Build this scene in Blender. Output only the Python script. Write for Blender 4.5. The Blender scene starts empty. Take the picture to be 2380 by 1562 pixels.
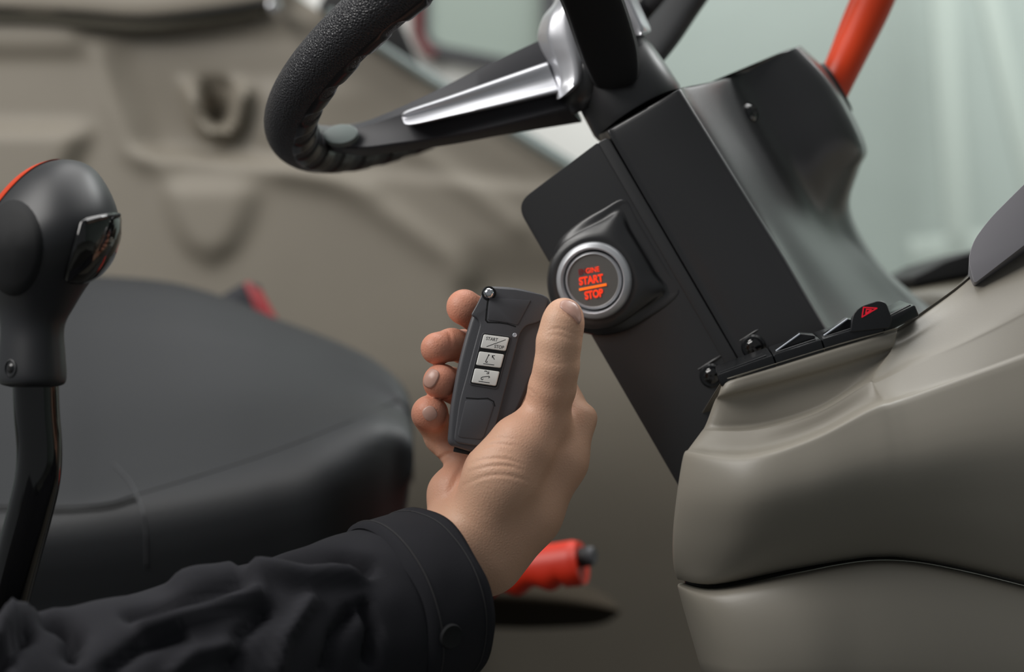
import bpy, bmesh, math, random
import numpy as np
from mathutils import Vector, Matrix, noise
from mathutils.bvhtree import BVHTree

random.seed(7)
sc = bpy.context.scene
COL = sc.collection
R = math.radians

# ------------------------------------------------------------------ camera
F = 4000.0                      # focal length in pixels of the 2380 x 1562 frame
cam_d = bpy.data.cameras.new('camera')
cam = bpy.data.objects.new('camera', cam_d)
COL.objects.link(cam)
cam.location = (0, 0, 1.15)
cam.rotation_euler = (R(90 - 12), 0, 0)
cam_d.sensor_width = 36
cam_d.lens = 36 * F / 2380
cam_d.clip_start = 0.02
cam_d.dof.use_dof = True
cam_d.dof.focus_distance = 0.855
cam_d.dof.aperture_fstop = 4.6
sc.camera = cam
CM = Matrix.Translation(cam.location) @ cam.rotation_euler.to_matrix().to_4x4()
CR = CM.to_3x3()

# ------------------------------------------------------------------ light
sc.view_settings.view_transform = 'Standard'
sc.view_settings.look = 'None'
sc.view_settings.gamma = 1
sc.view_settings.use_curve_mapping = False
sc.view_settings.exposure = 0.0
world = bpy.data.worlds.new('world')
sc.world = world
world.use_nodes = True
world.node_tree.nodes['Background'].inputs[0].default_value = (0.93, 0.97, 1.0, 1)
world.node_tree.nodes['Background'].inputs[1].default_value = 0.17


def area(name, cpos, ctarget, sx, sy, power, col=(1, 1, 1)):
    l = bpy.data.lights.new(name, 'AREA')
    l.shape = 'RECTANGLE'
    l.size, l.size_y, l.energy, l.color = sx, sy, power, col
    o = bpy.data.objects.new(name, l)
    COL.objects.link(o)
    p, t = CM @ Vector(cpos), CM @ Vector(ctarget)
    o.location = p
    o.rotation_euler = (t - p).to_track_quat('-Z', 'Y').to_euler()
    return o


# soft boxes of the workshop: one above and left of the cab, one overhead behind, plus an added unseen fill aimed at the far wall
area('softbox_key', (-1.3, 1.1, -0.35), (0.0, -0.05, -0.95), 1.1, 1.1, 27, (1, 0.975, 0.94))
area('softbox_overhead', (0.1, 1.6, -1.3), (0.05, 0.0, -1.25), 1.8, 1.5, 26, (1, 0.99, 0.97))
area('wall_fill', (1.4, 1.9, -2.1), (0.9, 0.0, -3.4), 1.8, 0.8, 62, (0.98, 1, 0.99))


# ------------------------------------------------------------------ helpers
def at(u, v, d):
    """world point seen at pixel (u, v) at distance d along the view axis"""
    return CM @ Vector(((u - 1190) / F * d, (781 - v) / F * d, -d))


def cv(x, y, z):
    return (CR @ Vector((x, y, z))).normalized()


RIGHT, UP, TOCAM = cv(1, 0, 0), cv(0, 1, 0), cv(0, 0, 1)


class Plane:
    def __init__(s, p, n):
        s.p, s.n = p.copy(), n.normalized()

    def hit(s, u, v, h=0.0):
        o = CM.translation
        dr = at(u, v, 1.0) - o
        t = (s.p + s.n * h - o).dot(s.n) / dr.dot(s.n)
        return o + dr * t

    def depth(s, u, v):
        return -(CM.inverted() @ s.hit(u, v)).z


def lin(c):
    return tuple(((x / 255) / 12.92 if x / 255 <= 0.04045 else ((x / 255 + 0.055) / 1.055) ** 2.4) for x in c)


def mat(name, col, rough=0.5, metal=0.0, bump=None, spec=0.5, coat=0.0, emit=None, var=0.0, sss=0.0, voro=None, coat_rough=0.1):
    m = bpy.data.materials.new(name)
    m.use_nodes = True
    nt = m.node_tree
    b = nt.nodes['Principled BSDF']
    c = lin(col) + (1,)
    b.inputs['Base Color'].default_value = c
    b.inputs['Roughness'].default_value = rough
    b.inputs['Metallic'].default_value = metal
    b.inputs['Specular IOR Level'].default_value = spec
    b.inputs['Coat Weight'].default_value = coat
    b.inputs['Coat Roughness'].default_value = coat_rough
    if emit:
        b.inputs['Emission Color'].default_value = lin(emit[0]) + (1,)
        b.inputs['Emission Strength'].default_value = emit[1]
    if sss:
        b.inputs['Subsurface Weight'].default_value = sss
        b.inputs['Subsurface Radius'].default_value = (1.0, 0.35, 0.2)
        b.inputs['Subsurface Scale'].default_value = 0.004
    tc = nt.nodes.new('ShaderNodeTexCoord')
    if var:
        n = nt.nodes.new('ShaderNodeTexNoise')
        n.inputs['Scale'].default_value = 9
        n.inputs['Detail'].default_value = 5
        nt.links.new(tc.outputs['Object'], n.inputs['Vector'])
        rp = nt.nodes.new('ShaderNodeValToRGB')
        rp.color_ramp.elements[0].position = 0.3
        rp.color_ramp.elements[1].position = 0.7
        rp.color_ramp.elements[0].color = tuple(x * (1 - var) for x in c[:3]) + (1,)
        rp.color_ramp.elements[1].color = tuple(min(1, x * (1 + var)) for x in c[:3]) + (1,)
        nt.links.new(n.outputs['Fac'], rp.inputs['Fac'])
        nt.links.new(rp.outputs['Color'], b.inputs['Base Color'])
    prev = None
    for kind, spc in (('n', bump), ('v', voro)):
        if not spc:
            continue
        scale, strength, dist = spc
        if kind == 'n':
            t = nt.nodes.new('ShaderNodeTexNoise')
            t.inputs['Detail'].default_value = 3
            out = t.outputs['Fac']
        else:
            t = nt.nodes.new('ShaderNodeTexVoronoi')
            t.feature = 'DISTANCE_TO_EDGE'
            out = t.outputs['Distance']
        t.inputs['Scale'].default_value = scale
        nt.links.new(tc.outputs['Object'], t.inputs['Vector'])
        bp = nt.nodes.new('ShaderNodeBump')
        bp.inputs['Strength'].default_value = strength
        bp.inputs['Distance'].default_value = dist
        nt.links.new(out, bp.inputs['Height'])
        if prev:
            nt.links.new(prev.outputs['Normal'], bp.inputs['Normal'])
        nt.links.new(bp.outputs['Normal'], b.inputs['Normal'])
        prev = bp
    return m


M = dict(
    beige=mat('cab_beige_plastic', (139, 132, 120), 0.55, var=0.04),
    console=mat('console_taupe_plastic', (138, 133, 123), 0.42, bump=(1500, 0.05, 0.001), spec=0.5),
    facet=mat('console_grained_taupe', (136, 132, 118), 0.55, bump=(1300, 0.35, 0.0006)),
    black=mat('column_black_plastic', (37, 37, 39), 0.34, bump=(1800, 0.05, 0.0005), spec=0.9),
    black_soft=mat('black_soft_pad', (26, 27, 29), 0.7, spec=0.3),
    knob=mat('knob_black', (38, 39, 42), 0.44, spec=0.5),
    gloss=mat('gloss_black', (9, 9, 10), 0.06, spec=0.6, coat=0.5),
    panel=mat('switch_panel_black', (24, 25, 27), 0.22, spec=0.5),
    shaft=mat('shaft_black_paint', (8, 8, 8), 0.10, spec=0.5, coat=0.4),
    leather=mat('rim_leather', (42, 42, 46), 0.44, voro=(620, 0.8, 0.0012), bump=(900, 0.3, 0.0006), spec=0.6),
    grip=mat('rim_grip_rubber', (36, 36, 39), 0.28),
    silver=mat('silver_satin', (214, 215, 220), 0.34, metal=0.7),
    trim=mat('trim_grey_satin', (140, 138, 143), 0.4, metal=0.25),
    spoke=mat('spoke_black_satin', (48, 48, 52), 0.5, spec=0.4),
    chrome=mat('chrome', (225, 226, 230), 0.1, metal=1.0),
    satin=mat('silver_ring', (212, 214, 218), 0.34, metal=0.45),
    cap=mat('button_cap_grey', (118, 116, 113), 0.45, metal=0.25),
    glow=mat('backlit_red', (150, 20, 10), 0.5, emit=((255, 60, 22), 1.0)),
    glow_dim=mat('backlit_red_dim', (110, 25, 25), 0.5, emit=((140, 20, 25), 0.35)),
    glow_bar=mat('backlit_orange', (180, 60, 10), 0.5, emit=((255, 112, 22), 1.05)),
    hazard=mat('hazard_red', (205, 20, 40), 0.45, emit=((210, 16, 44), 0.35)),
    seat=mat('seat_vinyl', (30, 32, 35), 0.56, bump=(420, 0.12, 0.001), spec=0.4),
    seam=mat('seam_thread', (24, 25, 26), 0.7),
    seam_light=mat('seam_fold', (52, 53, 56), 0.6),
    orange=mat('orange_plastic', (208, 58, 8), 0.38, spec=0.5),
    orange_grip=mat('orange_lever_grip', (205, 44, 16), 0.42),
    red=mat('red_edge', (140, 18, 30), 0.45),
    navy=mat('dark_navy', (28, 31, 40), 0.6),
    fabric=mat('sleeve_cotton', (43, 43, 47), 0.88, bump=(2600, 0.3, 0.0008), spec=0.15, var=0.06),
    thread=mat('cuff_thread', (46, 45, 47), 0.8),
    skin=mat('skin', (224, 180, 152), 0.45, bump=(700, 0.16, 0.0006), spec=0.35, var=0.06, sss=0.08, voro=(600, 0.3, 0.0006)),
    nail=mat('fingernail', (198, 156, 141), 0.3, spec=0.5),
    fob=mat('fob_black', (80, 80, 84), 0.42, bump=(2600, 0.12, 0.0004)),
    fob_dark=mat('fob_gap', (12, 12, 13), 0.5),
    key=mat('fob_key_white', (242, 242, 238), 0.4),
    ink=mat('fob_print', (28, 28, 30), 0.6),
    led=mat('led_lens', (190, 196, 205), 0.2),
    wall=mat('workshop_wall', (176, 187, 181), 0.85, var=0.02),
    white=mat('white_panel', (236, 236, 232), 0.6),
    glass=mat('window_green_glass', (152, 164, 156), 0.25),
    seal=mat('window_seal', (62, 62, 66), 0.55),
    maroon=mat('window_maroon', (92, 26, 24), 0.45),
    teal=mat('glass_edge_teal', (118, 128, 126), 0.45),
    rubber=mat('black_rubber', (16, 16, 17), 0.6),
    olive=mat('ledge_olive', (86, 82, 70), 0.6),
    post=mat('post_grey_green', (162, 172, 165), 0.8),
    shadow_mound=mat('shadow_mound_dark', (54, 48, 40), 0.9, spec=0.1),  # dark tone of the shadow below the brake grip
    floor=mat('workshop_floor', (120, 120, 114), 0.7, var=0.08),
    mat_floor=mat('cab_floor_mat', (40, 38, 35), 0.8),
)


# blood flush of fingertips and palm, stored per vertex on the hand
nt = M['skin'].node_tree
bs = nt.nodes['Principled BSDF']
src = bs.inputs['Base Color'].links[0].from_socket
at_n = nt.nodes.new('ShaderNodeAttribute')
at_n.attribute_name = 'flush'
mx = nt.nodes.new('ShaderNodeMix')
mx.data_type = 'RGBA'
nt.links.new(at_n.outputs['Fac'], mx.inputs['Factor'])
nt.links.new(src, mx.inputs['A'])
mx.inputs['B'].default_value = lin((208, 122, 98)) + (1,)
nt.links.new(mx.outputs['Result'], bs.inputs['Base Color'])


def wloc(o):
    p = Vector((0, 0, 0))
    while o:
        p += Vector(o.location)
        o = o.parent
    return p


def tag(o, label=None, cat=None, group=None, kind=None):
    for k, x in (('label', label), ('category', cat), ('group', group), ('kind', kind)):
        if x:
            o[k] = x
    return o


def root(name, loc, label, cat, group=None, kind=None):
    o = bpy.data.objects.new(name, None)
    o.empty_display_size = 0.02
    o.location = loc
    COL.objects.link(o)
    return tag(o, label, cat, group, kind)


def mk(name, verts, faces, m, parent=None, smooth=True, loc=None, label=None, sharp=None):
    base = wloc(parent) if parent else (Vector(loc) if loc is not None else Vector((0, 0, 0)))
    me = bpy.data.meshes.new(name)
    me.from_pydata([tuple(Vector(v) - base) for v in verts], [], faces)
    bm = bmesh.new()
    bm.from_mesh(me)
    bmesh.ops.recalc_face_normals(bm, faces=bm.faces)
    bm.to_mesh(me)
    bm.free()
    me.materials.append(m)
    me.polygons.foreach_set('use_smooth', [smooth] * len(me.polygons))
    if sharp is not None and smooth:
        me.set_sharp_from_angle(angle=R(sharp))
    o = bpy.data.objects.new(name, me)
    COL.objects.link(o)
    if parent:
        o.parent = parent
    else:
        o.location = base
    if label:
        o['label'] = label
    return o


def cr(p0, p1, p2, p3, t):
    return 0.5 * ((2 * p1) + (p2 - p0) * t + (2 * p0 - 5 * p1 + 4 * p2 - p3) * t * t + (3 * p1 - p0 - 3 * p2 + p3) * t ** 3)


def spline(pts, n, closed=False):
    """Catmull-Rom through pts, n steps per span; works on Vectors or numbers"""
    out = []
    N = len(pts)
    spans = N if closed else N - 1
    for i in range(spans):
        if closed:
            a, b, c, d = pts[(i - 1) % N], pts[i], pts[(i + 1) % N], pts[(i + 2) % N]
        else:
            b, c = pts[i], pts[i + 1]
            a = pts[i - 1] if i else b * 2 - c
            d = pts[i + 2] if i + 2 < N else c * 2 - b
        for k in range(n):
            out.append(cr(a, b, c, d, k / n))
    if not closed:
        out.append(pts[-1])
    return out


def grid_faces(nr, nc, closed_c=False, closed_r=False):
    f = []
    for i in range(nr if closed_r else nr - 1):
        for j in range(nc if closed_c else nc - 1):
            a, b = i * nc + j, i * nc + (j + 1) % nc
            c, d = ((i + 1) % nr) * nc + (j + 1) % nc, ((i + 1) % nr) * nc + j
            f.append((a, b, c, d))
    return f


def loft(rows, nr=4, nc=4, closed=True, caps=True):
    """smooth surface through rows of points; closed = each row is a ring"""
    rr = [spline(r, nc, closed) for r in rows]
    n = len(rr[0])
    cols = [spline([r[j] for r in rr], nr) for j in range(n)]
    m = len(cols[0])
    V = [cols[j][i] for i in range(m) for j in range(n)]
    Fc = grid_faces(m, n, closed)
    if caps and closed:
        for i in (0, m - 1):
            c = sum((V[i * n + j] for j in range(n)), Vector()) / n
            k = len(V)
            V.append(c)
            for j in range(n):
                Fc.append((i * n + j, i * n + (j + 1) % n, k))
    return V, Fc


def frame_along(pts):
    """parallel-transport frames along a polyline"""
    T = []
    for i in range(len(pts)):
        a, b = pts[max(0, i - 1)], pts[min(len(pts) - 1, i + 1)]
        T.append((b - a).normalized())
    n = T[0].orthogonal().normalized()
    out = []
    for t in T:
        n = (n - t * n.dot(t)).normalized()
        out.append((t, n, t.cross(n)))
    return out


def tube_geo(pts, rad, n=16, smooth=5):
    if smooth > 1 and len(pts) > 2:
        rr = spline([Vector((r, 0, 0)) for r in (rad if isinstance(rad, (list, tuple)) else [rad] * len(pts))], smooth)
        rad = [r.x for r in rr]
        pts = spline(pts, smooth)
    elif not isinstance(rad, (list, tuple)):
        rad = [rad] * len(pts)
    V = []
    for p, (t, a, b), r in zip(pts, frame_along(pts), rad):
        for k in range(n):
            q = 2 * math.pi * k / n
            V.append(p + (a * math.cos(q) + b * math.sin(q)) * r)
    Fc = grid_faces(len(pts), n, True)
    for i in (0, len(pts) - 1):
        k = len(V)
        V.append(pts[i].copy())
        Fc += [(i * n + j, i * n + (j + 1) % n, k) for j in range(n)]
    return V, Fc


def tube(name, pts, rad, m, parent=None, n=16, smooth=5, **kw):
    V, Fc = tube_geo(pts, rad, n, smooth)
    return mk(name, V, Fc, m, parent, sharp=50, **kw)


def bm_out(bm, name, m, parent=None, smooth=True, sharp=40, **kw):
    bm.verts.index_update()
    V = [v.co.copy() for v in bm.verts]
    Fc = [[v.index for v in f.verts] for f in bm.faces]
    bm.free()
    return mk(name, V, Fc, m, parent, smooth=smooth, sharp=sharp, **kw)


def prism_bm(poly, n, front, back, bev=0.0, seg=3, bev_back=False):
    """extrude a 3D polygon along n from -back to +front, with a rounded front rim"""
    bm = bmesh.new()
    a = [bm.verts.new(p + n * front) for p in poly]
    b = [bm.verts.new(p - n * back) for p in poly]
    N = len(poly)
    ff = bm.faces.new(a)
    bb = bm.faces.new(b[::-1])
    for i in range(N):
        bm.faces.new((a[i], b[i], b[(i + 1) % N], a[(i + 1) % N]))
    bmesh.ops.recalc_face_normals(bm, faces=bm.faces)
    if bev > 0:
        ed = list(ff.edges) + (list(bb.edges) if bev_back else [])
        bmesh.ops.bevel(bm, geom=ed, offset=bev, segments=seg, profile=0.5, affect='EDGES', clamp_overlap=True)
    return bm


def prism(name, poly, n, front, back, m, parent=None, bev=0.0, seg=3, bev_back=False, smooth=True, **kw):
    return bm_out(prism_bm(poly, n, front, back, bev, seg, bev_back), name, m, parent, smooth, **kw)


def rounded(poly2, r, seg=5):
    """round the corners of a 2D polygon; r scalar or list"""
    out = []
    N = len(poly2)
    for i, p in enumerate(poly2):
        p = Vector(p)
        a, b = Vector(poly2[i - 1]), Vector(poly2[(i + 1) % N])
        ri = r[i] if isinstance(r, (list, tuple)) else r
        da, db = (a - p), (b - p)
        ri = min(ri, da.length * 0.48, db.length * 0.48)
        p0, p1 = p + da.normalized() * ri, p + db.normalized() * ri
        for k in range(seg + 1):
            t = k / seg
            out.append(p0 * (1 - t) ** 2 + p * 2 * t * (1 - t) + p1 * t * t)
    return out


def on(pl, pts, h=0.0):
    return [pl.hit(p[0], p[1], h) for p in pts]


def bvh_of(o):
    me = o.data
    b = wloc(o)
    return BVHTree.FromPolygons([v.co + b for v in me.vertices], [p.vertices for p in me.polygons])


def cast(bvh, u, v):
    o = CM.translation
    d = (at(u, v, 1) - o).normalized()
    p, n, i, t = bvh.ray_cast(o, d)
    if p is None:
        q = bvh.find_nearest(at(u, v, 0.85))
        p, n = q[0], q[1]
    if n.dot(d) > 0:
        n = -n
    return p, n


def disc(name, c, n, prof, m, parent=None, seg=40, up=None, **kw):
    """lathe: prof = [(radius, height along n), ...]; closed at both ends when radius is 0"""
    n = n.normalized()
    x = (up.cross(n) if up else n.orthogonal()).normalized()
    y = n.cross(x)
    V, ring = [], []
    for r, h in prof:
        if r <= 1e-9:
            ring.append([len(V)])
            V.append(c + n * h)
        else:
            s = len(V)
            ring.append(list(range(s, s + seg)))
            for k in range(seg):
                q = 2 * math.pi * k / seg
                V.append(c + n * h + (x * math.cos(q) + y * math.sin(q)) * r)
    Fc = []
    for A, B in zip(ring, ring[1:]):
        for k in range(seg):
            a0, a1 = A[k % len(A)], A[(k + 1) % len(A)]
            b0, b1 = B[k % len(B)], B[(k + 1) % len(B)]
            if len(A) == 1:
                Fc.append((a0, b0, b1))
            elif len(B) == 1:
                Fc.append((a0, b0, a1))
            else:
                Fc.append((a0, b0, b1, a1))
    return mk(name, V, Fc, m, parent, sharp=kw.pop('sharp', 35), **kw)


def screw(c, n, r, parent, m, name='screw', up=None):
    """pan-head screw with a cross recess"""
    s = disc(name, c, n, [(0, -r * 0.6), (r * 0.98, -r * 0.6), (r, 0), (r * 0.92, r * 0.35), (r * 0.6, r * 0.6), (r * 0.3, r * 0.66), (0, r * 0.66)], m, parent, 24)
    x = n.orthogonal().normalized()
    y = n.cross(x)
    V, Fc = [], []
    for a, b in ((x, y), (y, x)):
        k = len(V)
        w, l = r * 0.14, r * 0.55
        for h in (0.55, 0.69):
            V += [c + n * r * h + a * l + b * w, c + n * r * h - a * l + b * w, c + n * r * h - a * l - b * w, c + n * r * h + a * l - b * w]
        Fc += [(k, k + 1, k + 2, k + 3), (k + 4, k + 5, k + 6, k + 7)] + [(k + i, k + (i + 1) % 4, k + 4 + (i + 1) % 4, k + 4 + i) for i in range(4)]
    mk('cross_recess', V, Fc, M['rubber'], s, smooth=False)
    return s


def text_geo(s, thick=0.0):
    cu = bpy.data.curves.new('t', 'FONT')
    cu.body = s
    cu.size = 1.0
    cu.offset = thick
    o = bpy.data.objects.new('t', cu)
    COL.objects.link(o)
    dg = bpy.context.evaluated_depsgraph_get()
    me = bpy.data.meshes.new_from_object(o.evaluated_get(dg))
    V = np.array([v.co[:] for v in me.vertices])
    Fc = [list(p.vertices) for p in me.polygons]
    bpy.data.objects.remove(o)
    bpy.data.curves.remove(cu)
    bpy.data.meshes.remove(me)
    return V, Fc


def print_text(name, s, pl, q00, q10, q01, h, m, parent, thick=0.0):
    """flat lettering on plane pl; q00 lower left, q10 lower right, q01 upper left, as pixels"""
    V, Fc = text_geo(s, thick)
    lo, hi = V.min(0), V.max(0)
    A, B, C = pl.hit(*q00), pl.hit(*q10), pl.hit(*q01)
    out = []
    for v in V:
        a, b = (v[0] - lo[0]) / (hi[0] - lo[0]), (v[1] - lo[1]) / (hi[1] - lo[1])
        out.append(A + (B - A) * a + (C - A) * b + pl.n * h)
    return mk(name, out, Fc, m, parent, smooth=False)


def strokes(name, pl, lines, w, h, m, parent):
    """thin raised print: polylines in pixels on plane pl, w in metres"""
    V, Fc = [], []
    for ln in lines:
        P = [pl.hit(*p) for p in ln]
        for i in range(len(P) - 1):
            t = (P[i + 1] - P[i]).normalized()
            s = pl.n.cross(t) * w / 2
            a, b = P[i] - t * w * 0.3, P[i + 1] + t * w * 0.3
            k = len(V)
            for hh in (0.00001, h):
                V += [a + s + pl.n * hh, b + s + pl.n * hh, b - s + pl.n * hh, a - s + pl.n * hh]
            Fc += [(k, k + 1, k + 2, k + 3), (k + 4, k + 5, k + 6, k + 7)] + [(k + i2, k + (i2 + 1) % 4, k + 4 + (i2 + 1) % 4, k + 4 + i2) for i2 in range(4)]
    return mk(name, V, Fc, m, parent, smooth=False)


def box(name, c, ax, ay, az, m, parent=None, bev=0.0, seg=3, **kw):
    """box centred at c with half-extent vectors ax, ay, az"""
    bm = bmesh.new()
    vs = {}
    for i in (-1, 1):
        for j in (-1, 1):
            for k in (-1, 1):
                vs[i, j, k] = bm.verts.new(c + ax * i + ay * j + az * k)
    for q in (((-1, -1, -1), (-1, -1, 1), (-1, 1, 1), (-1, 1, -1)), ((1, -1, -1), (1, 1, -1), (1, 1, 1), (1, -1, 1)),
              ((-1, -1, -1), (1, -1, -1), (1, -1, 1), (-1, -1, 1)), ((-1, 1, -1), (-1, 1, 1), (1, 1, 1), (1, 1, -1)),
              ((-1, -1, -1), (-1, 1, -1), (1, 1, -1), (1, -1, -1)), ((-1, -1, 1), (1, -1, 1), (1, 1, 1), (-1, 1, 1))):
        bm.faces.new([vs[t] for t in q])
    bmesh.ops.recalc_face_normals(bm, faces=bm.faces)
    if bev:
        bmesh.ops.bevel(bm, geom=list(bm.edges), offset=bev, segments=seg, profile=0.5, affect='EDGES')
    return bm_out(bm, name, m, parent, **kw)


def sst(a, b, x):
    t = min(1, max(0, (x - a) / (b - a)))
    return t * t * (3 - 2 * t)


def seg_dist(p, a, b):
    ax, ay = a
    bx, by = b
    dx, dy = bx - ax, by - ay
    t = max(0, min(1, ((p[0] - ax) * dx + (p[1] - ay) * dy) / (dx * dx + dy * dy + 1e-9)))
    return math.hypot(p[0] - ax - t * dx, p[1] - ay - t * dy)


def line_dist(p, pts):
    return min(seg_dist(p, a, b) for a, b in zip(pts, pts[1:]))


FLOOR_Z = 0.36

# ================================================================== the setting
# cab floor and workshop floor
fl = mk('floor', [(-0.75, 0.25, FLOOR_Z), (0.75, 0.25, FLOOR_Z), (0.75, 1.95, FLOOR_Z), (-0.75, 1.95, FLOOR_Z),
                  (-0.75, 0.25, FLOOR_Z - 0.03), (0.75, 0.25, FLOOR_Z - 0.03), (0.75, 1.95, FLOOR_Z - 0.03), (-0.75, 1.95, FLOOR_Z - 0.03)],
        [(0, 1, 2, 3), (4, 5, 6, 7), (0, 1, 5, 4), (1, 2, 6, 5), (2, 3, 7, 6), (3, 0, 4, 7)], M['mat_floor'], smooth=False)
tag(fl, 'dark rubber floor mat of the cab under the seat', 'floor', kind='structure')
gf = mk('floor_workshop', [(-4, -2, 0), (4, -2, 0), (4, 4.0, 0), (-4, 4.0, 0)], [(0, 1, 2, 3)], M['floor'], smooth=False)
tag(gf, 'grey workshop floor outside the cab', 'floor', kind='structure')
wb = mk('wall_back', [(-4, 3.6, 0), (4, 3.6, 0), (4, 3.6, 3.2), (-4, 3.6, 3.2), (-4, 3.7, 0), (4, 3.7, 0), (4, 3.7, 3.2), (-4, 3.7, 3.2)],
        [(0, 1, 2, 3), (4, 5, 6, 7), (0, 1, 5, 4), (1, 2, 6, 5), (2, 3, 7, 6), (3, 0, 4, 7)], M['wall'], smooth=False)
tag(wb, 'pale green workshop wall beyond the cab', 'wall', kind='structure')
wr = mk('wall_right', [(3.4, -2, 0), (3.4, 3.6, 0), (3.4, 3.6, 3.2), (3.4, -2, 3.2), (3.5, -2, 0), (3.5, 3.6, 0), (3.5, 3.6, 3.2), (3.5, -2, 3.2)],
        [(0, 1, 2, 3), (4, 5, 6, 7), (0, 1, 5, 4), (1, 2, 6, 5), (2, 3, 7, 6), (3, 0, 4, 7)], M['wall'], smooth=False)
tag(wr, 'pale green side wall of the workshop', 'wall', kind='structure')


# posts on the far wall
def wall_post(i, u0, v0, u1, v1, w, d, label):
    a, b = at(u0, v0, d), at(u1, v1, d)
    t = (b - a).normalized()
    s = t.cross(TOCAM).normalized()
    o = box('trim_%d' % i, Vector((0, 0, 0)), t * (b - a).length / 2, s * w / 2, TOCAM * 0.004, M['post'], None, 0.002, 2, loc=(0, 0, 0))
    o.location = (a + b) / 2
    tag(o, label, 'post', kind='structure')


wall_post(1, 2165, -400, 2240, 760, 0.05, 3.3, 'faint upright post on the pale green wall, left of two')
wall_post(2, 2255, -200, 2440, 620, 0.04, 3.3, 'faint leaning post on the pale green wall at the right edge')
wall_post(3, 2110, 585, 2400, 555, 0.05, 3.3, 'faint horizontal rail low on the pale green wall')


# cab side panel: a moulded sheet with relief
def edge_u(v):
    return 954 + (v - 159) / 0.632


def relief(u, v):
    """height towards the camera in mm"""
    p = (u, v)
    h = 0.0
    # wide shallow bay behind the door pull
    wob = 245 + 65 * sst(120, 345, v)
    bay = sst(wob - 20, wob + 80, u) * (1 - sst(330, 372, v - 0.09 * (u - 320))) * sst(40, 95, v)
    h -= 30 * bay * (0.45 + 0.55 * sst(110, 320, v)) * (1 - 0.65 * sst(470, 760, u))
    # raised rounded post left of the bay
    h += 7 * math.exp(-(line_dist(p, [(232, 130), (262, 250), (300, 350), (380, 395)]) / 26) ** 2)
    # shelf line under the bay
    h += 6 * math.exp(-(line_dist(p, [(330, 362), (520, 378), (700, 402), (860, 440)]) / 28) ** 2)
    # left pad
    h += 26 * (1 - sst(150, 225, u + 0.5 * (v - 330))) * sst(270, 325, v) * (1 - sst(440, 620, v))
    h += 14 * (1 - sst(150, 240, u)) * (1 - sst(95, 150, v))
    # U-shaped door pull
    cx = 507
    du = abs(u - cx) * (1 + 0.25 * sst(200, 300, v)) if v < 258 else math.hypot((u - cx) * (1 + 0.25 * sst(200, 300, v)), (v - 258) * 1.1)
    inner = 1 - sst(24, 46, du)
    rim = math.exp(-((du - 60) / 15) ** 2)
    vg = sst(176, 200, v)
    h += (24 * rim * sst(185, 235, v) - 62 * inner * (0.5 + 0.5 * sst(200, 285, v))) * vg
    h += 16 * (1 - sst(62, 100, du)) * vg
    h += 12 * sst(560, 640, u) * (1 - sst(300, 370, v)) * sst(170, 230, v) * (1 - sst(700, 900, u))
    # lobe below the shelf
    yy = (v - 395) / 235
    if -0.1 < yy < 1.2:
        half = 120 * max(0.0, 1 - max(0, min(1, yy)) ** 1.9) ** 0.75
        h += 18 * (1 - sst(half - 48, half + 26, abs(u - 488))) * sst(385, 460, v) * (1 - sst(560, 650, v))
    # diagonal folds towards the footwell
    h += 10 * math.exp(-(line_dist(p, [(660, 392), (780, 418), (920, 508), (1050, 598), (1078, 640)]) / 34) ** 2)
    h += 8 * math.exp(-(line_dist(p, [(940, 330), (1080, 430), (1200, 525)]) / 30) ** 2)
    h -= 24 * sst(1050, 1135, u) * sst(540, 680, v)
    return h * 0.66


vs_ = [-420 + i * 14 for i in range(172)]
rows = []
NCOL = 190
for v in vs_:
    um = min(2100, max(560, edge_u(v)))
    if v < -90:
        um = edge_u(-90)
    us = [-700 + (um + 700) * (j / (NCOL - 1)) ** 0.92 for j in range(NCOL)]
    row = []
    for u in us:
        base = 1.78 + 0.13 * sst(850, 1900, v)
        row.append(at(u, v, base - relief(u, v) / 1000))
    rows.append(row)
V = [p for r in rows for p in r]
n1 = len(V)
back = -TOCAM * 0.10
Fc = grid_faces(len(rows), NCOL)
# rim: fold the border back so the sheet has thickness
border = [j for j in range(NCOL)] + [i * NCOL + NCOL - 1 for i in range(1, len(rows))] + \
         [(len(rows) - 1) * NCOL + j for j in range(NCOL - 2, -1, -1)] + [i * NCOL for i in range(len(rows) - 2, 0, -1)]
k0 = len(V)
V += [V[i] + back for i in border]
nb = len(border)
for i in range(nb):
    Fc.append((border[i], border[(i + 1) % nb], k0 + (i + 1) % nb, k0 + i))
wl = mk('wall_left', V, Fc, M['beige'], sharp=60)
tag(wl, 'beige moulded cab side panel with a U-shaped door pull', 'wall', kind='structure')

# window seal strip along the panel's sloping edge
r = root('trim_4', at(1130, 270, 1.76), 'grey-green window seal running along the sloping panel edge', 'trim', kind='structure')
e0, e1_ = (760, 34), (1420, 454)
tube('seal_strip', [at(e0[0] + 3, e0[1] - 5, 1.76), at(1093, 244, 1.76), at(e1_[0] + 3, e1_[1] - 5, 1.76)], 0.0048, M['teal'], r, 12)
tube('seal_lip', [at(e0[0] + 10, e0[1] - 15, 1.775), at(1100, 234, 1.775), at(e1_[0] + 10, e1_[1] - 15, 1.775)], 0.003, M['teal'], r, 10)
# black quarter trim at the upper end of the strip
prism('corner_filler', [at(u, v, 1.77) for u, v in ((770, -40), (905, -10), (975, 150), (955, 160), (865, 110), (740, 20))], TOCAM, 0.01, 0.02, M['rubber'], r, 0.003)

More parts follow.
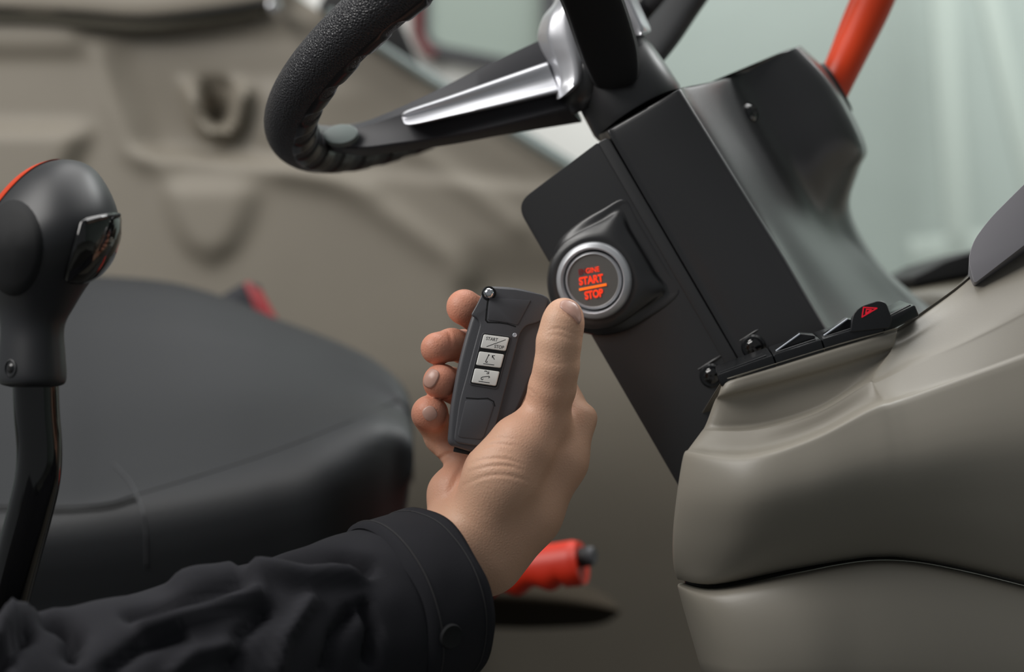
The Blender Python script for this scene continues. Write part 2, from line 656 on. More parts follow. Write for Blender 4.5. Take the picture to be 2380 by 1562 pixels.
# top-left ledge of the cab
r = root('window_ledge', at(250, 40, 1.74), 'beige ledge with a dark seam along the top left edge', 'ledge')
secs = []
for u, vb, vt in ((-700, 40, -260), (-200, 40, -260), (0, 40, -260), (180, 48, -260), (330, 58, -260), (480, 42, -260), (600, 24, -240), (648, 8, -200)):
    dd = 1.762
    secs.append([at(u, vb, dd + 0.02), at(u, vb - 12, dd), at(u, vb - 60, dd - 0.006), at(u, vt, dd + 0.03), at(u, vt, dd + 0.10), at(u, vb, dd + 0.10)])
V, Fc = loft(secs, 4, 3)
mk('ledge_body', V, Fc, M['beige'], r)
tube('seam_gap', [at(u, v, 1.760) for u, v in ((-600, 17), (0, 17), (180, 26), (330, 36), (480, 26), (622, 4))], 0.0042, M['seam'], r, 8)
tube('lower_lip', [at(u, v, 1.768) for u, v in ((-600, 44), (0, 44), (180, 53), (330, 62), (480, 46), (610, 26))], 0.005, M['olive'], r, 8)
cbolt = at(637, 17, 1.735)
disc('latch_bolt', cbolt, TOCAM, [(0, -0.03), (0.007, -0.03), (0.007, 0.004), (0.005, 0.008), (0, 0.009)], M['chrome'], r, 20)

# white machine panel outside with a dark-framed window
r = root('machine_panel', at(1150, 200, 2.5), 'blurred white panel with dark maroon window frame behind the wheel', 'panel')
pw = Plane(at(1150, 200, 2.5), TOCAM)
prism('panel_sheet', on(pw, rounded([(700, -500), (1470, -500), (1470, 800), (700, 800)], 30)), pw.n, 0.0, 0.05, M['white'], r, 0.008)
fo = rounded([(962, -420), (1300, -420), (1300, 188), (1000, 128), (962, 92)], [10, 10, 30, 50, 40], 6)
fi = rounded([(994, -390), (1262, -390), (1262, 152), (1020, 106), (996, 84)], [10, 10, 26, 30, 26], 6)
V = on(pw, fo, 0.02) + on(pw, fi, 0.02) + on(pw, fo, 0.0) + on(pw, fi, 0.0)
N = len(fo)
Fc = []
for i in range(N):
    j = (i + 1) % N
    Fc += [(i, j, N + j, N + i), (2 * N + i, 2 * N + j, 3 * N + j, 3 * N + i), (i, j, 2 * N + j, 2 * N + i), (N + i, N + j, 3 * N + j, 3 * N + i)]
mk('window_frame', V, Fc, M['seal'], r, sharp=30)
prism('window_glass', on(pw, fi), pw.n, 0.006, -0.001, M['glass'], r)
tube('maroon_bead', [pw.hit(u, v, 0.022) for u, v in ((968, -400), (968, 30), (972, 85), (990, 118), (1010, 128))], 0.0085, M['maroon'], r, 10)

# dark ledge beyond the console
r = root('engine_hood', at(2180, 670, 1.25), 'blurred olive hood corner with black pad beyond the console', 'hood')
secs = []
for u, vt, vb in ((2088, 684, 696), (2110, 672, 706), (2160, 657, 716), (2260, 630, 760), (2400, 590, 800), (2700, 520, 900)):
    secs.append([at(u, vt, 1.30), at(u, vt + 0.25 * (vb - vt), 1.24), at(u, vb, 1.22), at(u, vb + 260, 1.22), at(u + 10, vb + 260, 1.5), at(u + 10, vt, 1.5)])
V, Fc = loft(secs, 4, 3)
mk('hood_body', V, Fc, M['olive'], r)
pk = Plane(at(2190, 640, 1.26), TOCAM)
prism('black_pad', on(pk, rounded([(2114, 645), (2150, 628), (2190, 606), (2290, 575), (2290, 630), (2180, 652), (2116, 666)], 6, 3)), pk.n, 0.01, 0.12, M['rubber'], r, 0.003)

# ================================================================== seat
r = root('operator_seat', Vector((at(300, 1000, 1.25).x, at(300, 1000, 1.25).y, FLOOR_Z)), 'dark grey vinyl operator seat with stitched front edge', 'seat')
sec = [  # u, rear top v, crease v, front edge v, front v, bottom v
    (-420, 655, 822, 1130, 1230, 1700), (-100, 650, 818, 1122, 1220, 1700), (120, 646, 812, 1105, 1205, 1700), (240, 647, 808, 1085, 1190, 1700), (400, 661, 808, 1062, 1165, 1680),
    (530, 697, 818, 1038, 1140, 1640), (640, 742, 835, 1010, 1115, 1600), (760, 786, 858, 985, 1085, 1540), (860, 832, 886, 972, 1050, 1450),
    (920, 878, 912, 985, 1060, 1330), (946, 912, 940, 1000, 1070, 1230), (957, 950, 970, 1015, 1070, 1160), (961, 1000, 1010, 1035, 1065, 1100)]
rows = []
for u, a_, c_, f_, g_, b_ in sec:
    k = sst(700, 960, u)
    sh = 0.10 * k * k
    rows.append([at(u, a_ + 120, 1.50 - sh), at(u, a_ + 14, 1.46 - sh), at(u, a_, 1.42 - sh), at(u, (a_ + c_) / 2, 1.365 - sh * 0.8), at(u, c_, 1.325 - sh * 0.6),
                 at(u, (c_ + f_) / 2, 1.255), at(u, f_, 1.172 + sh * 0.3 - 0.03 * k), at(u, g_ + 20, 1.122 + sh * 0.4), at(u - 3 * k, (g_ + b_) / 2, 1.136 - 0.008 * k + sh * 0.4), at(u - 8 * k, b_, 1.165 - 0.02 * k + sh * 0.5), at(u - 10 * k, b_, 1.45 - sh)])
V, Fc = loft(rows, 5, 4)
cush = mk('cushion', V, Fc, M['seat'], r)
bv = bvh_of(cush)


def seam_on(name, pts, rad, m, parent, bvh, sub=8, out=0.0):
    P = []
    for q in spline([Vector((u, v, 0)) for u, v in pts], sub):
        p, n = cast(bvh, q.x, q.y)
        P.append(p + n * out)
    V, Fc = tube_geo(P, rad, 8, 1)
    return mk(name, V, Fc, m, parent)


seam_on('front_seam', [(-300, 1196), (0, 1186), (140, 1188), (250, 1180), (318, 1160)], 0.0016, M['seam'], r, bv)
seam_on('front_seam_fold', [(-300, 1186), (0, 1176), (140, 1178), (250, 1170), (312, 1152)], 0.0014, M['seat'], r, bv)
seam_on('corner_seam', [(262, 1078), (300, 1118), (325, 1170), (338, 1230), (340, 1320)], 0.0008, M['seam_light'], r, bv)
seam_on('side_seam', [(318, 1150), (450, 1110), (620, 1055), (800, 985), (935, 925)], 0.0006, M['seam'], r, bv)
c0 = at(250, 1650, 1.33)
box('pedestal', Vector((c0.x - 0.08, c0.y, (c0.z + FLOOR_Z) / 2 + 0.02)), Vector((0.17, 0, 0)), Vector((0, 0.13, 0)), Vector((0, 0, (c0.z - FLOOR_Z) / 2 + 0.02)), M['seam'], r, 0.02, 3)

# red edged latch behind the seat
r = root('seat_belt_latch', at(570, 720, 1.52), 'black wedge with bright red edge behind the seat cushion', 'latch')
pl = Plane(at(570, 700, 1.52), cv(-0.2, 0.1, 1))
prism('wedge', on(pl, rounded([(470, 715), (565, 660), (585, 655), (640, 770), (560, 830), (470, 800)], 5, 3)), pl.n, 0.004, 0.02, M['navy'], r, 0.002)
prism('red_edge', on(pl, rounded([(570, 660), (584, 655), (648, 770), (622, 780)], 3, 3)), pl.n, 0.0055, 0.018, M['red'], r, 0.002)

# ================================================================== steering column
AX = cv(-0.497, 0.861, -0.104)
W1 = cv(0.80, 0.50, 0.30)
W1 = (W1 - AX * W1.dot(AX)).normalized()
N1 = W1.cross(AX).normalized()
if N1.dot(TOCAM) < 0:
    N1 = -N1
P1 = Plane(at(1381, 652, 0.932), N1)
column = root('steering_column', at(1640, 900, 0.95), 'black steering column cover with lit round engine button', 'steering column')
pc = rounded([(1198, 474), (1389, 331), (1800, 1040), (1745, 1420)], [42, 6, 4, 4], 8)
left = prism('left_cover', on(P1, pc), P1.n, 0.0, 0.055, M['black'], column, 0.008, 5)
prism('flange_strip', on(P1, rounded([(1391, 333), (1415, 318), (1792, 965), (1766, 980)], [6, 14, 2, 2], 4)), P1.n, 0.0022, 0.05, M['black'], column, 0.0015, 3)

# pod around the start button
ctr = Vector((1381, 652))
outer = [(1452, 464), (1400, 488), (1345, 520), (1300, 560), (1277, 612), (1272, 665), (1288, 718), (1326, 760), (1382, 778), (1440, 772), (1500, 742), (1578, 682), (1552, 630), (1518, 572), (1482, 512)]
hgt = [0.1, 1.3, 3.4, 5.8, 7, 7, 7, 7, 6.8, 5.2, 2.6, 0.1, 0, 0, 0]
NB = len(outer)
bx = P1.n.orthogonal().normalized()
byv = P1.n.cross(bx)
PB = Plane(P1.p + P1.n * 0.0078, P1.n)
BC = PB.hit(1381, 652)
rows = []
ring0 = [P1.hit(*o, -0.002) for o in outer]
ring1 = [P1.hit(*o, h * 0.00035) for o, h in zip(outer, hgt)]
ring2, ring2b, ring3, ring4 = [], [], [], []
for o, h in zip(outer, hgt):
    b_ = P1.hit(*o)
    dr = (b_ - BC)
    dr = (dr - P1.n * dr.dot(P1.n))
    L = dr.length
    dr.normalize()
    base = BC - P1.n * 0.0078
    inset = min(0.006, (L - 0.0222) * 0.5)
    ring2.append(base + dr * (L - inset) + P1.n * h * 0.00098)
    ring2b.append(base + dr * (0.0226 + (L - 0.0226) * 0.5) + P1.n * (0.00098 * h * 0.5 + 0.0072 * 0.5))
    ring3.append(base + dr * (0.0226 + (L - 0.0226) * 0.12) + P1.n * 0.0077)
    ring4.append(base + dr * 0.0205 + P1.n * 0.0078)
V, Fc = loft([ring0, ring1, ring2, ring2b, ring3, ring4], 4, 5, True, False)
pod = mk('button_pod', V, Fc, M['black'], column, sharp=60)
sb = disc('start_button', BC, N1, [(0, -0.010), (0.0168, -0.010), (0.0168, -0.002), (0.0207, -0.002), (0.0207, -0.0005)], M['fob_dark'], column, 48, label='round silver engine start stop button with lit red lettering')
disc('bezel_ring', BC, N1, [(0.0163, -0.004), (0.0166, 0.0010), (0.0170, 0.0032), (0.0177, 0.0038), (0.0199, 0.0029), (0.0206, 0.0018), (0.0209, -0.0004), (0.0209, -0.002)], M['satin'], sb, 64, sharp=60)
disc('button_cap', BC, N1, [(0.0153, -0.008), (0.0153, 0.0012), (0.0150, 0.0022), (0.0144, 0.0026), (0.0138, 0.0022), (0.0, 0.0026)], M['cap'], sb, 64, sharp=25)
disc('cap_rim', BC, N1, [(0.0155, -0.004), (0.0156, 0.0016), (0.0151, 0.0026), (0.0144, 0.0030), (0.0140, 0.0024)], M['satin'], sb, 64, sharp=60)
PT = Plane(BC + N1 * 0.0026, N1)
print_text('engine_lettering', 'EN', PT, (1346, 640), (1362, 636), (1344.6, 626.5), 0.0002, M['glow_dim'], sb, 0.02)
print_text('engine_lettering', 'GINE', PT, (1363, 636), (1394, 631), (1361, 624), 0.0002, M['glow'], sb, 0.02)
print_text('start_lettering', 'START', PT, (1347, 664), (1403, 655), (1345, 645), 0.0002, M['glow'], sb, 0.04)
strokes('divider_bar', PT, [[(1348, 673), (1408, 661.5)]], 0.0013, 0.0003, M['glow_bar'], sb)
print_text('stop_lettering', 'STOP', PT, (1360.5, 697), (1403, 689), (1358, 678), 0.0002, M['glow'], sb, 0.04)


# right half of the cover
def f1(u, v, k=0.0):
    return P1.depth(u, v) + k


rows_px = [
    ((1408, 318), (1585, 217), (1650, 204), (1722, 184), (1796, 146), (1862, 117)),
    ((1455, 403), (1640, 305), (1703, 290), (1768, 276), (1856, 232), (1932, 196)),
    ((1512, 502), (1697, 397), (1762, 384), (1822, 378), (1912, 352), (2004, 338)),
    ((1570, 602), (1756, 492), (1818, 482), (1876, 474), (1928, 446), (1992, 396)),
    ((1630, 705), (1818, 592), (1880, 574), (1926, 556), (1950, 528), (1974, 490)),
    ((1690, 810), (1880, 697), (1946, 668), (1992, 640), (2016, 610), (2036, 606)),
    ((1742, 900), (1938, 790), (2012, 750), (2066, 720), (2098, 700), (2124, 690)),
    ((1800, 1000), (2000, 880), (2080, 830), (2140, 800), (2180, 780), (2220, 760))]
# how far each lies behind the corner edge
off = [(0.024, 0.052, 0.058, 0.070), (0.026, 0.054, 0.060, 0.074), (0.027, 0.056, 0.062, 0.082), (0.028, 0.062, 0.076, 0.105), (0.032, 0.070, 0.100, 0.135), (0.036, 0.075, 0.110, 0.150), (0.040, 0.085, 0.120, 0.160), (0.04, 0.085, 0.12, 0.16)]
off = [(o[0] * 1.4, o[1] * 1.36, o[1] * 1.36 + (o[2] - o[1]) * 0.9, o[1] * 1.36 + (o[3] - o[1])) for o in off]
rows = []
for (g, l2, a1, a2, a3, a4), of in zip(rows_px, off):
    g = (g[0] + 6, g[1] - 3)
    dl = f1(*l2)
    lm = ((g[0] * 0.12 + l2[0] * 0.88), (g[1] * 0.12 + l2[1] * 0.88))
    gm = ((g[0] * 0.9 + l2[0] * 0.1), (g[1] * 0.9 + l2[1] * 0.1))
    lp = (l2[0] * 0.8 + a1[0] * 0.2, l2[1] * 0.8 + a1[1] * 0.2)
    rows.append([at(*g, f1(*g, 0.05)), at(*g, f1(*g, 0.004)), at(*gm, f1(*gm)), at((g[0] + l2[0]) / 2, (g[1] + l2[1]) / 2, f1((g[0] + l2[0]) / 2, (g[1] + l2[1]) / 2, -0.001)),
                 at(*lm, f1(*lm)), at(*l2, dl + 0.002), at(*lp, dl + of[0] * 0.35), at(*a1, dl + of[0]), at(*a2, dl + of[1]), at(*a3, dl + of[2]), at(a3[0] * 0.15 + a4[0] * 0.85, a3[1] * 0.15 + a4[1] * 0.85, dl + of[2] * 0.6 + of[3] * 0.4), at(*a4, dl + of[3] + 0.004),
                 at(a4[0] - 14, a4[1] + 6, dl + of[3] + 0.05), at((g[0] + a4[0]) / 2, (g[1] + a4[1]) / 2 + 10, dl + 0.16)])


def shrink(ring, k, sh):
    c = sum(ring, Vector()) / len(ring)
    return [c + (p - c) * k + sh for p in ring]


rows = [shrink(rows[0], 0.86, AX * 0.0035), shrink(rows[0], 0.965, AX * 0.0022)] + rows
V, Fc = loft(rows, 5, 5)
rc = mk('right_cover', V, Fc, M['black'], column, sharp=70)
bvc = bvh_of(rc)
p, n = cast(bvc, 1744, 262)
screw(p - n * 0.001, n, 0.0062, column, M['gloss'], 'cover_screw')
for u, v, hh in ((1655, 873, 0.003), (1752, 806, 0.004)):
    p = P1.hit(u, v, hh)
    disc('screw_washer', P1.hit(u, v), N1, [(0, -0.004), (0.0066, -0.004), (0.0066, 0.0012), (0.0056, 0.0022), (0, 0.0022)], M['panel'], column, 24)
    screw(p, N1, 0.0046, column, M['gloss'], 'cover_screw')
    tube('moulded_fin', [P1.hit(u - 32, v - 14, 0.0), P1.hit(u + 5, v - 36, 0.0004), P1.hit(u + 32, v - 52, -0.001)], [0.0004, 0.0008, 0.0003], M['black'], column, 8)

# indicator lever
px_ = (at(1992, 305, 0.99) - at(1895, 140, 0.98)).normalized()
py_ = cv(0.12, 0.0, -1)
py_ = (py_ - px_ * py_.dot(px_)).normalized()
NE = px_.cross(py_).normalized()
if NE.dot(RIGHT) < 0:
    NE = -NE
prism('lever_boot', [at(1938, 208, 1.04) + px_ * (0.0172 * math.cos(q)) + py_ * (0.011 * math.sin(q)) for q in [2 * math.pi * i / 28 for i in range(28)]], NE, 0.003, 0.010, M['rubber'], column, 0.001)
tube('indicator_lever', [at(1922, 232, 1.045), at(1954, 168, 1.045), at(1990, 95, 1.05), at(2030, 10, 1.055), at(2062, -75, 1.06), at(2090, -170, 1.06)], [0.0104, 0.0104, 0.0108, 0.0114, 0.0118, 0.0106], M['orange'], column, 28, label='orange plastic indicator lever')
tube('lever_sheath', [at(1912, 200, 1.06), at(1944, 130, 1.06), at(1975, 60, 1.065), at(2010, -20, 1.07), at(2040, -90, 1.07)], [0.0045, 0.0050, 0.0062, 0.0068, 0.007], M['orange'], column, 16)

# ================================================================== steering wheel
WC = at(1253, -4.5, 0.9697)
E1 = (CR.inverted() @ AX).cross(Vector((0, 0, 1))).normalized()
E2 = (CR.inverted() @ AX).cross(E1).normalized()
E1, E2 = (CR @ E1).normalized(), (CR @ E2).normalized()
RW, RT = 0.1587, 0.0141
wheel = root('steering_wheel', WC, 'black leather steering wheel with silver spoke inlay', 'steering wheel')
NT, NP = 260, 36
V = []
for i in range(NT):
    t = 2 * math.pi * i / NT
    rad = E1 * math.cos(t) + E2 * math.sin(t)
    for j in range(NP):
        q = 2 * math.pi * j / NP
        V.append(WC + rad * (RW + RT * math.cos(q)) + AX * (RT * math.sin(q)))
mk('rim', V, grid_faces(NT, NP, True, True), M['leather'], wheel)
# finger grip on the inner underside
V, nt, npf = [], 820, 22
fc0, fh = R(-90 - 38), R(66)
for i in range(nt):
    t = 2 * math.pi * i / nt
    rad = E1 * math.cos(t) + E2 * math.sin(t)
    ph = (t / (2 * math.pi) * 34) % 1.0
    dim = math.exp(-((ph - 0.5) / 0.2) ** 4)
    for j in range(npf + 1):
        s = -1 + 2 * j / npf
        q = fc0 + fh * s
        edge = 1 - abs(s) ** 8
        sc_ = math.exp(-(s / 0.74) ** 6)
        rr_ = RT - 0.0006 + 0.0016 * edge - 0.0048 * dim * sc_
        V.append(WC + rad * (RW + rr_ * math.cos(q)) + AX * (rr_ * math.sin(q)))
mk('finger_grip', V, grid_faces(nt, npf + 1, False, True), M['grip'], wheel)

# left spoke
S = [((1262, 90), (1276, 140), (1300, 216), (1322, 254), (1352, 284)), ((1130, 152), (1140, 190), (1152, 250), (1165, 294), (1180, 312)), ((1010, 212), (1018, 234), (1030, 278), (1040, 320), (1050, 336)),
     ((915, 256), (915, 272), (920, 300), (925, 336), (935, 352)), ((845, 283), (838, 296), (836, 316), (842, 346), (850, 362)), ((770, 300), (764, 310), (763, 322), (768, 342), (778, 354))]
dz = [0.962, 0.962, 0.964, 0.968, 0.975, 0.985]
rows = []
for (a_, b_, m_, c_, e_), d in zip(S, dz):
    rows.append([at(*a_, d + 0.007), at(*b_, d + 0.001), at(*m_, d), at(c_[0], c_[1] - 5, d - 0.0052), at(*c_, d - 0.0046), at(*e_, d + 0.014), at(e_[0], e_[1] - 8, d + 0.034), at(a_[0], a_[1] + 10, d + 0.030), at(a_[0], a_[1] + 2, d + 0.012)])
V, Fc = loft(rows, 6, 1)
mk('spoke', V, Fc, M['spoke'], wheel, sharp=28)
# silver inlay, convex
top = [(934, 267), (950, 256), (1040, 226), (1150, 188), (1272, 146)]
bot = [(934, 276), (952, 291), (1050, 271), (1160, 247), (1300, 214)]
rows = []
for k, (a_, b_) in enumerate(zip(top, bot)):
    d = 0.958 - 0.0015 * (k > 0)
    mix = lambda s: ((a_[0] * (1 - s) + b_[0] * s), (a_[1] * (1 - s) + b_[1] * s))
    bul = 0.004 if k else 0.0
    rows.append([at(*mix(0), d + 0.006), at(*mix(0.06), d - 0.001), at(*mix(0.45), d + 0.0002), at(*mix(0.75), d - bul * 0.7), at(*mix(0.97), d - bul * 1.3), at(*mix(1.0), d + 0.004), at(*mix(0.5), d + 0.012)])
V, Fc = loft(rows, 6, 5)
mk('spoke_inlay', V, Fc, M['silver'], wheel, sharp=70)
# silver hub shoulder
rows = []
for v, (l, m_, r_) in {-40: (1300, 1306, 1312), 5: (1288, 1302, 1320), 40: (1262, 1288, 1328), 80: (1250, 1284, 1338), 112: (1256, 1292, 1344), 150: (1274, 1306, 1350), 190: (1284, 1312, 1350), 214: (1290, 1304, 1330), 232: (1292, 1298, 1306)}.items():
    rows.append([at(l, v, 0.968), at((l + m_) / 2, v - 2, 0.950), at(m_, v - 2, 0.944), at(r_, v - 6, 0.940), at(r_ + 14, v - 8, 0.965), at(l + 14, v, 0.985)])
V, Fc = loft(rows, 5, 4)
mk('hub_shoulder', V, Fc, M['silver'], wheel, sharp=80)
rows = []
for v, l, r_ in ((-60, 1400, 1462), (0, 1436, 1482), (40, 1455, 1500), (70, 1470, 1512), (84, 1478, 1500)):
    rows.append([at(l, v, 0.95), at((l + r_) / 2, v - 3, 0.938), at(r_, v, 0.955), at(r_ - 6, v, 0.985), at(l, v, 0.985)])
V, Fc = loft(rows, 5, 4)
mk('hub_shoulder', V, Fc, M['silver'], wheel, sharp=80)
# hub collar
cc = at(1478, 254, 0.962)
disc('hub_collar', cc, AX, [(0, -0.004), (0.0270, -0.004), (0.0278, -0.001), (0.0272, 0.012), (0.0262, 0.026), (0.0240, 0.036), (0.0215, 0.050), (0.015, 0.060), (0, 0.062)], M['black'], wheel, 56, sharp=50)
rows = []
for c_, hw, d in (((1352, 262), 26, 0.958), ((1352, 235), 44, 0.952), ((1356, 195), 50, 0.948), ((1365, 150), 50, 0.946), ((1375, 100), 40, 0.95)):
    rows.append([at(c_[0] - hw, c_[1] + hw * 0.2, d + 0.01), at(c_[0] - hw * 0.4, c_[1], d - 0.004), at(c_[0] + hw * 0.6, c_[1] - 10, d - 0.006), at(c_[0] + hw * 1.4, c_[1] - 20, d + 0.006), at(c_[0] + hw, c_[1] - 10, d + 0.04), at(c_[0] - hw, c_[1], d + 0.04)])
V, Fc = loft(rows, 4, 4)
mk('hub_web', V, Fc, M['black'], wheel)
# spoke that comes towards the viewer
rows = []
for c_, hw, d in (((1436, 204), 22, 0.934), ((1434, 192), 46, 0.926), ((1424, 150), 58, 0.916), ((1410, 100), 63, 0.905), ((1376, 0), 64, 0.88), ((1332, -90), 62, 0.85), ((1290, -160), 56, 0.826), ((1265, -200), 46, 0.815)):
    x0 = Vector((0.95, 0.3))
    g = lambda s, q=0: (c_[0] + hw * s * 0.99, c_[1] - hw * s * 0.18 + q)
    rows.append([at(*g(-1), d + 0.006), at(*g(-0.9), d), at(*g(0), d - 0.0015), at(*g(0.9), d), at(*g(1), d + 0.006), at(*g(0.95), d + 0.026), at(*g(-0.95), d + 0.026)])
V, Fc = loft(rows, 5, 4)
mk('spoke', V, Fc, M['black_soft'], wheel, sharp=70)
# far right spoke
rows = []
for c_, hw, d in (((1490, 135), 44, 1.0), ((1540, 76), 42, 1.02), ((1590, 10), 38, 1.04), ((1650, -70), 34, 1.06), ((1700, -150), 34, 1.07)):
    g = lambda s: (c_[0] + hw * s * 0.8, c_[1] + hw * s * 0.55)
    rows.append([at(*g(-1), d + 0.01), at(*g(0), d), at(*g(0.72), d), at(*g(1.0), d + 0.01), at(*g(0.9), d + 0.03), at(*g(-0.9), d + 0.03)])
V, Fc = loft(rows, 5, 4)
mk('spoke', V, Fc, M['black_soft'], wheel, sharp=60)
# facet where the spoke meets the rim, its grey-green reflection painted on
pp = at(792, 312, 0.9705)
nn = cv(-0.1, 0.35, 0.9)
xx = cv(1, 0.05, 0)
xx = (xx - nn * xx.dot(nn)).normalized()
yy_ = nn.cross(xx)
prism('spoke_end_reflection', [pp + xx * 0.0098 * math.cos(q) + yy_ * 0.0062 * math.sin(q) for q in [2 * math.pi * i / 30 for i in range(30)]], nn, 0.0005, 0.004, M['teal'], wheel, 0.0005)

# beige pillar seen between hub and right spoke
o = root('trim_5', at(1530, 0, 1.7), 'beige windscreen pillar glimpsed between the wheel hub and spoke', 'pillar', kind='structure')
prism('pillar', [at(u, v, 1.7) for u, v in ((1440, -600), (1800, -600), (1570, -20), (1525, 90), (1480, 90))], TOCAM, 0.0, 0.06, M['beige'], o, 0.01)

# ================================================================== console
console = root('side_console', Vector((at(1950, 1200, 0.85).x, at(1950, 1200, 0.85).y, FLOOR_Z)), 'taupe moulded side console with black switch strip on top', 'console')
CD = -0.012
CU = [
    [(1686, 897), (1800, 862), (1950, 816), (2075, 781), (2152, 734), (2262, 640), (2430, 475), (2750, 200)],
    [(1682, 905), (1798, 873), (1948, 828), (2072, 792), (2150, 746), (2264, 655), (2432, 495), (2750, 230)],
    [(1676, 918), (1796, 888), (1944, 846), (2066, 806), (2148, 762), (2264, 680), (2434, 530), (2750, 270)],
    [(1668, 932), (1792, 904), (1940, 862), (2058, 822), (2140, 785), (2262, 712), (2436, 580), (2750, 330)],
    [(1652, 976), (1772, 968), (1908, 928), (2022, 866), (2112, 832), (2250, 772), (2436, 660), (2750, 440)],
    [(1644, 994), (1764, 990), (1902, 950), (2012, 884), (2106, 848), (2248, 790), (2436, 690), (2750, 490)],
    [(1626, 1010), (1752, 1012), (1896, 972), (2012, 906), (2106, 870), (2248, 812), (2436, 720), (2750, 540)],
    [(1604, 1034), (1734, 1050), (1888, 1006), (2018, 936), (2112, 902), (2250, 850), (2436, 770), (2750, 620)],
    [(1596, 1062), (1730, 1080), (1886, 1036), (2024, 968), (2124, 936), (2254, 892), (2436, 832), (2750, 720)],
    [(1582, 1150), (1724, 1160), (1884, 1132), (2032, 1090), (2146, 1070), (2262, 1046), (2436, 1020), (2750, 960)],
    [(1573, 1240), (1716, 1250), (1876, 1226), (2030, 1200), (2146, 1190), (2262, 1190), (2436, 1200), (2750, 1220)],
    [(1572, 1310), (1690, 1322), (1850, 1294), (2010, 1270), (2124, 1268), (2246, 1286), (2430, 1330), (2750, 1400)],
    [(1578, 1344), (1662, 1354), (1832, 1320), (1992, 1294), (2102, 1292), (2232, 1314), (2424, 1360), (2750, 1440)],
    [(1586, 1348), (1664, 1358), (1834, 1324), (1992, 1298), (2102, 1296), (2232, 1318), (2424, 1364), (2750, 1446)]]
CDP = [
    [0.838, 0.835, 0.834, 0.837, 0.858, 0.880, 0.90, 0.92],
    [0.836, 0.833, 0.832, 0.835, 0.851, 0.870, 0.89, 0.91],
    [0.837, 0.834, 0.833, 0.835, 0.845, 0.860, 0.88, 0.90],
    [0.842, 0.839, 0.837, 0.838, 0.841, 0.850, 0.865, 0.88],
    [0.843, 0.839, 0.836, 0.835, 0.832, 0.836, 0.845, 0.86],
    [0.843, 0.838, 0.834, 0.832, 0.828, 0.831, 0.839, 0.85],
    [0.832, 0.819, 0.816, 0.820, 0.823, 0.827, 0.834, 0.845],
    [0.826, 0.803, 0.800, 0.808, 0.814, 0.819, 0.826, 0.835],
    [0.825, 0.797, 0.793, 0.799, 0.805, 0.811, 0.818, 0.826],
    [0.826, 0.795, 0.788, 0.790, 0.793, 0.797, 0.802, 0.81],
    [0.832, 0.802, 0.795, 0.796, 0.797, 0.799, 0.802, 0.81],
    [0.838, 0.812, 0.804, 0.804, 0.804, 0.805, 0.808, 0.815],
    [0.843, 0.820, 0.809, 0.808, 0.808, 0.809, 0.812, 0.82],
    [0.853, 0.835, 0.824, 0.823, 0.823, 0.824, 0.827, 0.835]]


CU[0] = [(u, v - 10 * (k < 5)) for k, (u, v) in enumerate(CU[0])]
CU[1] = [(u, v - 5 * (k < 5)) for k, (u, v) in enumerate(CU[1])]
EXP = [(2086, 768), (2084, 782), (2080, 802), (2071, 820), (2040, 864), (2034, 882)]
EXD = [0.846, 0.842, 0.837, 0.835, 0.829, 0.826]
for k, add in ((3, 0.0005), (4, 0.001), (5, 0.001)):
    for c_ in range(4):
        CDP[k][c_] += add
for k, add in ((9, 0.001), (10, 0.006), (11, 0.013), (12, 0.018), (13, 0.018)):
    for c_ in range(8):
        CDP[k][c_] += add
for k in range(len(CU)):
    q = [Vector((*CU[k][c_], CDP[k][c_])) for c_ in (2, 3, 4, 5)]
    m_ = cr(*q, 0.5)
    if k < 6:
        CU[k].insert(4, EXP[k])
        CDP[k].insert(4, EXD[k])
    else:
        CU[k].insert(4, (m_.x, m_.y))
        CDP[k].insert(4, m_.z)


WST = [0.35, 0.9, 1, 0.8, 0.3, 0.1, 0, 0, 0]
fr_row, st_row = [0, 0.09, 0.17, 0.66, 0.77, 1.0], [0, 0.27, 0.31, 0.42, 0.88, 1.0]
np_, nd_ = [], []
for f_, g_ in zip(fr_row, st_row):
    np_.append([(a_[0] * (1 - f_) + b_[0] * f_, a_[1] * (1 - f_) + b_[1] * f_) for a_, b_ in zip(CU[5], CU[8])])
    nd_.append([a_ + (b_ - a_) * (w_ * g_ + (1 - w_) * f_) for a_, b_, w_ in zip(CDP[5], CDP[8], WST)])
CU = CU[:5] + np_ + CU[9:]
CDP = CDP[:5] + nd_ + CDP[9:]


def shell(px, dp):
    rows = []
    for rw, dd in zip(px, dp):
        u0, v0 = rw[0]
        d0 = dd[0] + CD
        pre = [at(u0 + 120, v0, d0 + 0.34), at(u0 + 34, v0, d0 + 0.10), at(u0 + 8, v0, d0 + 0.022)]
        rows.append(pre + [at(u, v, d + CD) for (u, v), d in zip(rw, dd)])
    return rows


